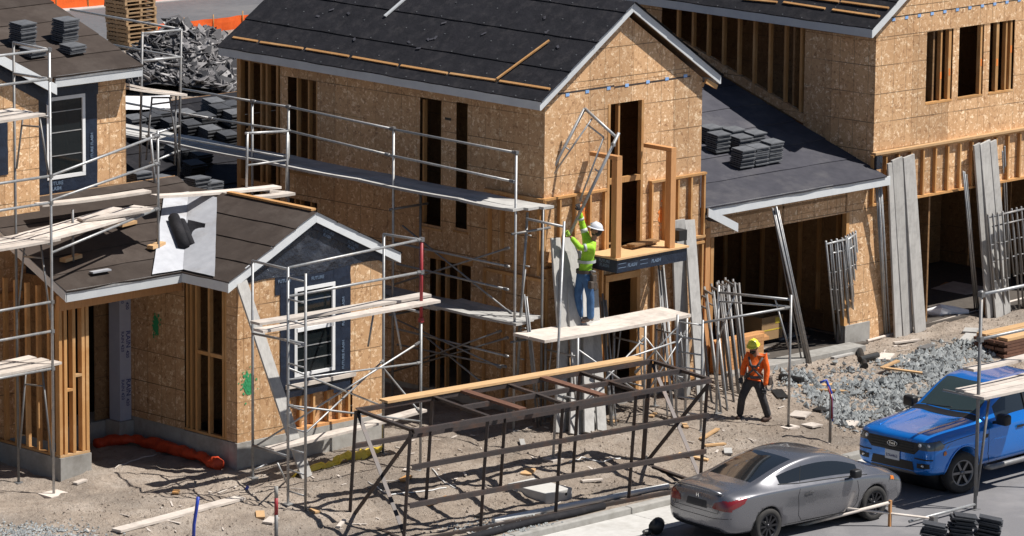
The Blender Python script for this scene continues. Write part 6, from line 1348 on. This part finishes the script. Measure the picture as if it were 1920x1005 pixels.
trk.put('cowl', decal(tbv, [(-.50, -.74), (-.50, .74), (-.64, .74), (-.64, -.74)], 'top', 1, .005, .03), 'trim'); trk.put('antenna', M().path([(-2.7, .3, 1.83), (-2.85, .3, 1.93)], .008, 6), 'trim')
# ------------------------------------------------------------------ people
MT['skin'] = mk('skin', (.33, .17, .11), (.28, .14, .09), 8, .55, bmp=0); MT['hair'] = mk('hair', (.012, .009, .008), (.02, .016, .014), 20, .6, bmp=.2)
MT['hivis'] = mk('green_shirt', (.42, .78, .035), (.33, .64, .03), 5, .75, bmp=.8, bdist=.035); MT['orange_shirt'] = mk('orange_shirt', (.90, .155, .012), (.78, .115, .01), 5, .75, bmp=.8, bdist=.035)
MT['jeans'] = mk('jeans', (.03, .085, .20), (.055, .14, .29), 6, .85, bmp=.8, bdist=.035); MT['slacks'] = mk('dark_trousers', (.035, .034, .038), (.055, .052, .055), 6, .85, bmp=.8, bdist=.035)
MT['boot'] = mk('work_boot', (.16, .13, .11), (.10, .08, .07), 8, .75, bmp=.2); MT['boot_brown'] = mk('brown_boot', (.09, .05, .035), (.07, .04, .03), 8, .75, bmp=.2); MT['reflect'] = mk('reflective_tape', (.45, .48, .47), (.38, .42, .41), 8, .4, bmp=.1)
MT['hat_white'] = simple('white_hard_hat', (.62, .64, .68), .35, 0, .3); MT['hat_yellow'] = simple('yellow_hard_hat', (.72, .66, .05), .35, 0, .3); MT['leather'] = mk('leather', (.06, .045, .038), (.09, .07, .055), 8, .65, bmp=.3); MT['glove_green'] = mk('green_glove', (.36, .55, .06), (.2, .34, .05), 12, .8, bmp=.2); MT['glove_dark'] = mk('dark_glove', (.03, .03, .034), (.06, .06, .065), 12, .8, bmp=.2); MT['strap'] = mk('harness_strap', (.05, .05, .055), (.09, .085, .085), 10, .7, bmp=.1)
def skinned(name, V_, E_, R_, mat, par, root=0, sub=2):
    me = bpy.data.meshes.new(name); me.from_pydata([tuple(v) for v in V_], E_, []); o = bpy.data.objects.new(name, me); COL.objects.link(o)
    sk_m = o.modifiers.new('skin', 'SKIN'); sk_m.use_smooth_shade = True
    if not me.skin_vertices: me.skin_vertices.new()
    for i, r in enumerate(R_):
        me.skin_vertices[0].data[i].radius = r if isinstance(r, tuple) else (r, r); me.skin_vertices[0].data[i].use_root = (i == root)
    ss = o.modifiers.new('sub', 'SUBSURF'); ss.levels = ss.render_levels = sub
    ev = evalmesh(o); bpy.data.objects.remove(o); ev.materials.clear(); return link(name, ev, MT[mat], par, True)
def ball(c, rx, ry, rz, fx, n=(14, 20), half=None):
    """ellipsoid with axes: fx forward, side, z"""
    fx = Vector(fx).normalized(); sd = Vector((0, 0, 1)).cross(fx).normalized(); uz_ = fx.cross(sd); m = M(); a0 = -math.pi/2 if half is None else half
    for i in range(n[0]+1):
        la = a0+(math.pi/2-a0)*i/n[0]
        for k in range(n[1]): lo = 2*math.pi*k/n[1]; m.v.append(Vector(c)+fx*(rx*math.cos(la)*math.cos(lo))+sd*(ry*math.cos(la)*math.sin(lo))+uz_*(rz*math.sin(la)))
    m.f = [(i*n[1]+k, i*n[1]+(k+1) % n[1], (i+1)*n[1]+(k+1) % n[1], (i+1)*n[1]+k) for i in range(n[0]) for k in range(n[1])]; return m
def glove(par, wrist, palm_c, axis, side, mat, name='glove'):
    """palm with four bent fingers and a thumb closing on a bar along `axis`; palm faces `side`"""
    w_, c = Vector(wrist), Vector(palm_c); fd = (c-w_).normalized(); ax = Vector(axis).normalized(); ax = (ax-fd*ax.dot(fd)).normalized(); pn = fd.cross(ax)
    if pn.dot(Vector(side)) < 0: pn = -pn
    V_ = [w_, c]; E_ = [(0, 1)]; R_ = [.032, (.045, .03)]; k = 2
    for i, (o, L) in enumerate(((-.033, .030), (-.011, .036), (.011, .034), (.033, .027))):
        b = c+fd*.035+ax*o; V_ += [b, b+fd*L*.9+pn*.012, b+fd*L*.8+pn*(.012+L), b+fd*L*.2+pn*(.012+L*1.4)]; E_ += [(1, k), (k, k+1), (k+1, k+2), (k+2, k+3)]; R_ += [.013, .012, .011, .010]; k += 4
    b = c-fd*.02-ax*.042; V_ += [b, b+pn*.03-ax*.012+fd*.01, b+pn*.055+fd*.02]; E_ += [(1, k), (k, k+1), (k+1, k+2)]; R_ += [.015, .014, .011]
    return skinned(name, V_, E_, R_, mat, par, 0, 1)
def boot(par, ankle, toe, mat):
    a, t = Vector(ankle), Vector(toe); d = (t-a); d.z = 0; L = d.length; d.normalize(); zf = t.z
    V_ = [a, Vector((a.x, a.y, zf+.07))-d*.04, Vector((a.x, a.y, zf+.06))+d*L*.5, Vector((a.x, a.y, zf+.05))+d*L]
    return skinned('boot', V_, [(0, 1), (1, 2), (2, 3)], [.06, .062, .06, .052], mat, par, 0, 2)
def headparts(par, c, face, hatmat, beard=True):
    """head details as children: nose, eyes, ears, hair, hard hat with brim"""
    face = Vector(face).normalized(); sd = Vector((0, 0, 1)).cross(face).normalized(); c = Vector(c)
    hd = ball(c, .10, .078, .125, face).build('head_skin', MT['skin'], par, True)
    M().path([c+face*.095+Vector((0, 0, .015)), c+face*.118+Vector((0, 0, -.02)), c+face*.095+Vector((0, 0, -.03))], [.008, .016, .012], 8).build('nose', MT['skin'], hd, True)
    M().path([c+face*.092+sd*.025+Vector((0, 0, -.058)), c+face*.098+Vector((0, 0, -.06)), c+face*.092-sd*.025+Vector((0, 0, -.058))], .006, 6).build('mouth', MT['leather'], hd, True)
    for s in (-1, 1):
        ball(c+face*.086+sd*s*.032+Vector((0, 0, .008)), .012, .014, .009, face, (6, 8)).build('eye', MT['hair'], hd, True)
        ball(c+sd*s*.080-face*.005, .025, .012, .035, face, (6, 8)).build('ear', MT['skin'], hd, True)
    ball(c-face*.022+Vector((0, 0, -.005)), .098, .084, .115, face).build('hair', MT['hair'], hd, True)
    if beard: ball(c+face*.03+Vector((0, 0, -.075)), .068, .062, .055, face).build('beard', MT['hair'], hd, True)
    hc = c+Vector((0, 0, .045)); hat = ball(hc, .135, .115, .125, face, (10, 22), 0).build('hard_hat', MT[hatmat], par, True)
    m = M(); n = 28
    for r_, z_ in ((1.0, .012), (1.17, -.002), (1.17, -.010), (1.0, -.006)):
        for k in range(n):
            a = 2*math.pi*k/n; f_ = r_+(.16 if r_ > 1.1 else 0)*max(0, math.cos(a))**2; m.v.append(hc+face*(.135*f_*math.cos(a))+sd*(.115*f_*math.sin(a))+Vector((0, 0, z_)))
    m.f = [(i*n+k, i*n+(k+1) % n, ((i+1) % 4)*n+(k+1) % n, ((i+1) % 4)*n+k) for i in range(4) for k in range(n)]; m.build('brim', MT[hatmat], hat, True)
    M().path([hc+face*.12+Vector((0, 0, .06)), hc+Vector((0, 0, .128)), hc-face*.12+Vector((0, 0, .06))], .014, 8).build('ridge', MT[hatmat], hat, True)
    return hd
def person(foot, label, Qp, D, face, shirt, pants, boots, hatmat):
    """Qp(x,y,d): pixel plus depth offset -> point; D: joint pixel table"""
    J = {k: Qp(*v) for k, v in D.items()}; t = thing('person', label, 'person', foot)
    V_ = [J['pel'], J['wst'], J['chs'], J['nck'], J['hed'], J['sl'], J['el'], J['hl'], J['sr'], J['er'], J['hr'], J['hipl'], J['knl'], J['anl'], J['hipr'], J['knr'], J['anr'], J['tol'], J['tor']]
    E_ = [(0, 1), (1, 2), (2, 3), (3, 4), (2, 5), (5, 6), (6, 7), (2, 8), (8, 9), (9, 10), (0, 11), (11, 12), (12, 13), (0, 14), (14, 15), (15, 16), (13, 17), (16, 18)]
    skinned('body', V_, E_, [(.09, .08), (.10, .085), (.13, .10), .055, .08, .058, .042, .033, .058, .042, .033, .07, .05, .035, .07, .05, .035, .025, .025], 'skin', t)
    up_ = J['nck']-J['chs']; mid = lambda a, b, f: J[a].lerp(J[b], f)
    V_ = [mid('pel', 'wst', .1), J['wst'], mid('wst', 'chs', .55), J['chs'], mid('chs', 'nck', .75), J['sl'], J['el'], mid('el', 'hl', .5), mid('el', 'hl', .9), J['sr'], J['er'], mid('er', 'hr', .5), mid('er', 'hr', .9)]
    E_ = [(0, 1), (1, 2), (2, 3), (3, 4), (3, 5), (5, 6), (6, 7), (7, 8), (3, 9), (9, 10), (10, 11), (11, 12)]
    skinned('shirt', V_, E_, [(.165, .14), (.16, .135), (.17, .14), (.175, .135), .075, .088, .066, .06, .05, .088, .066, .06, .05], shirt, t, 1)
    V_ = [J['pel']+Vector((0, 0, .10)), J['pel'], J['hipl'], mid('hipl', 'knl', .5), J['knl'], mid('knl', 'anl', .5), J['anl']-Vector((0, 0, .02)), J['hipr'], mid('hipr', 'knr', .5), J['knr'], mid('knr', 'anr', .5), J['anr']-Vector((0, 0, .02))]
    E_ = [(0, 1), (1, 2), (2, 3), (3, 4), (4, 5), (5, 6), (1, 7), (7, 8), (8, 9), (9, 10), (10, 11)]
    skinned('trousers', V_, E_, [(.15, .125), (.155, .13), .108, .10, .084, .082, .075, .108, .10, .084, .082, .075], pants, t, 1)
    boot(t, J['anl']-Vector((0, 0, .02)), J['tol'], boots); boot(t, J['anr']-Vector((0, 0, .02)), J['tor'], boots)
    headparts(t, J['hed'], face, hatmat); return t, J
vdir = Vector((.701, .713, 0))
def band(par, a, b, f0, f1, r, mat, name='reflective_band'):
    a, b = Vector(a), Vector(b); return M().path([a.lerp(b, f0), a.lerp(b, f1)], r, 14).build(name, MT[mat], par, True)
# worker with the green shirt on the planks, lifting a scaffold frame
wf = PZ(1097, 607, zw+.005)
def Qw(x, y, d=0): return PP(x, y, wf, vdir)+vdir*d
Dw = dict(pel=(1096, 514, 0), wst=(1098, 497, 0), chs=(1106, 465, 0), nck=(1114, 446, 0), hed=(1118, 432, 0), sl=(1100, 450, .15), el=(1092, 424, .17), hl=(1086, 396, .08), sr=(1108, 460, -.15), er=(1088, 462, -.2), hr=(1069, 441, -.1),
          hipl=(1090, 520, .07), knl=(1084, 556, .10), anl=(1087, 598, .10), tol=(1064, 606, .10), hipr=(1101, 520, -.07), knr=(1107, 556, -.06), anr=(1107, 598, -.02), tor=(1090, 604, -.02))
wk, Jw = person(wf, 'worker in a bright green shirt, jeans and white hard hat lifting a metal frame', Qw, Dw, (-.713-.1, .701, .25), 'hivis', 'jeans', 'boot', 'hat_white')
band(wk, Jw['sl'], Jw['el'], .45, .72, .074, 'reflect'); band(wk, Jw['sr'], Jw['er'], .45, .7, .078, 'reflect'); band(wk, Jw['el'], Jw['hl'], .35, .5, .064, 'reflect')
tq = Jw['wst'].lerp(Jw['chs'], .25)
m = M(); n = 26
for z in (-.03, .03):
    for k in range(n): a = 2*math.pi*k/n; m.v.append(tq+Vector((.183*math.cos(a), .183*math.sin(a), z)))
m.f = [(k, (k+1) % n, n+(k+1) % n, n+k) for k in range(n)]; m.build('reflective_band', MT['reflect'], wk, True)
bl = Jw['pel'].lerp(Jw['wst'], .35); m = M()
for z in (-.035, .035):
    for k in range(n): a = 2*math.pi*k/n; m.v.append(bl+Vector((.178*math.cos(a), .178*math.sin(a), z)))
m.f = [(k, (k+1) % n, n+(k+1) % n, n+k) for k in range(n)]; belt = m.build('tool_belt', MT['leather'], wk, True)
for (x, y, d), s_ in (((1112, 520, -.12), 1), ((1108, 530, -.17), .8), ((1114, 535, -.02), .9)):
    c = Qw(x, y, d); m = M().box((-.06*s_, -.05, -.11*s_), (.06*s_, .05, .08*s_)); m.v = [c+v for v in m.v]; bev(m.build('pouch', MT['leather'], belt), .02)
tb(belt, 'hammer', Qw(1106, 505, -.15), Qw(1117, 507, -.15), .02, 'galv_old')
fA_, fB_ = Qw(1066, 446, .0), Qw(1159, 254, .05); bar = (fB_-fA_)
glove(wk, Jw['hl'], Jw['hl']+(Jw['hl']-Jw['el']).normalized()*.06, bar, (-.7, .7, .3), 'glove_dark'); glove(wk, Jw['hr'], Jw['hr']+(Jw['hr']-Jw['er']).normalized()*.06, bar, (-.7, .7, .3), 'glove_green')
# the frame he holds
hf = thing('end_scaffold', 'galvanised scaffold end held up at an angle by the worker in green', 'scaffold frame', fA_)
a0, a1 = Qw(1068, 440, .06), Qw(1159, 254, .1); b0, b1 = Qw(998, 398, .45), Qw(1097, 211, .5)
tb(hf, 'leg', a0, a1+(a1-a0)*.02, .032); tb(hf, 'leg', b0, b1, .032); tb(hf, 'header', b1, a1-(a1-a0)*.03, .032)
lp_ = lambda p, q, f: p.lerp(q, f)
tb(hf, 'inner_header', lp_(lp_(b0, b1, .9), lp_(a0, a1, .9), .22), lp_(lp_(b0, b1, .9), lp_(a0, a1, .9), .72), .018)
tb(hf, 'inner_leg', lp_(lp_(b0, b1, .97), lp_(a0, a1, .97), .27), lp_(lp_(b0, b1, .30), lp_(a0, a1, .30), .05), .018); tb(hf, 'inner_leg', lp_(lp_(b0, b1, .9), lp_(a0, a1, .9), .72), lp_(lp_(b0, b1, .3), lp_(a0, a1, .3), .88), .018)
for f in (.62,): tb(hf, 'rung', lp_(b0, b1, f), lp_(lp_(b0, b1, f), lp_(a0, a1, f), .14), .016); tb(hf, 'rung', lp_(a0, a1, f), lp_(lp_(a0, a1, f), lp_(b0, b1, f), .14), .016)
coupler(hf, lp_(a0, a1, .9), .035)
# walking worker in orange
of = G(1413, 789)
def Qo(x, y, d=0): return PP(x, y, of, vdir)+vdir*d
Do = dict(pel=(1413, 710, 0), wst=(1416, 697, 0), chs=(1418, 677, -.02), nck=(1417, 662, -.05), hed=(1412, 649, -.08), sl=(1403, 667, .06), el=(1395, 690, .08), hl=(1391, 707, 0), sr=(1433, 668, -.08), er=(1438, 694, -.06), hr=(1434, 724, -.12),
          hipl=(1405, 715, .03), knl=(1391, 744, -.06), anl=(1387, 779, .05), tol=(1382, 788, -.10), hipr=(1421, 715, -.03), knr=(1431, 750, -.06), anr=(1441, 781, .05), tor=(1427, 791, -.06))
ow, Jo = person(of, 'walking worker in an orange shirt, dark trousers, harness and yellow hard hat', Qo, Do, (-.85, -.35, -.25), 'orange_shirt', 'slacks', 'boot_brown', 'hat_yellow')
glove(ow, Jo['hl'], Jo['hl']+(Jo['hl']-Jo['el']).normalized()*.06, (.7, -.7, 0), (-.7, .7, 0), 'glove_dark'); glove(ow, Jo['hr'], Jo['hr']+(Jo['hr']-Jo['er']).normalized()*.06, (.7, -.7, 0), (-.7, .7, 0), 'glove_dark')
hn = thing_h = None
fdir = Vector((-.85, -.5, 0)).normalized(); sd = Vector((0, 0, 1)).cross(fdir)
def chest(u, v, k=.185): c = Jo['chs'].lerp(Jo['wst'], v); return c+fdir*k*math.cos(u)+sd*k*math.sin(u)
for pts in ([chest(.9, -.5), chest(.45, .1), chest(.1, .5), chest(-.5, 1.0), chest(-1.2, 1.5)], [chest(-.9, -.5), chest(-.45, .1), chest(-.1, .5), chest(.5, 1.0), chest(1.2, 1.5)], [chest(-.6, .25), chest(0, .3), chest(.6, .25)], [chest(2.2, -.4), chest(2.6, .2), chest(3.1, .7)], [chest(-2.2, -.4), chest(-2.6, .2), chest(-3.1, .7)]):
    M().path(pts, .022, 8).build('harness_strap', MT['strap'], ow, True)
m = M(); bl = Jo['pel'].lerp(Jo['wst'], .45)
for z in (-.03, .03):
    for k in range(n): a = 2*math.pi*k/n; m.v.append(bl+Vector((.178*math.cos(a), .178*math.sin(a), z)))
m.f = [(k, (k+1) % n, n+(k+1) % n, n+k) for k in range(n)]; ob = m.build('belt', MT['strap'], ow, True)
c = Qo(1446, 722, .02); m = M().path([c+Vector((.1*math.cos(a), .05, .12*math.sin(a))) for a in [2*math.pi*k/14 for k in range(15)]], .02, 6); m.build('lanyard_coil', MT['strap'], ob, True)
c = Qo(1441, 712, -.05); m = M().box((-.05, -.06, -.1), (.06, .06, .08)); m.v = [c+v for v in m.v]; bev(m.build('pouch', MT['leather'], ob), .02)
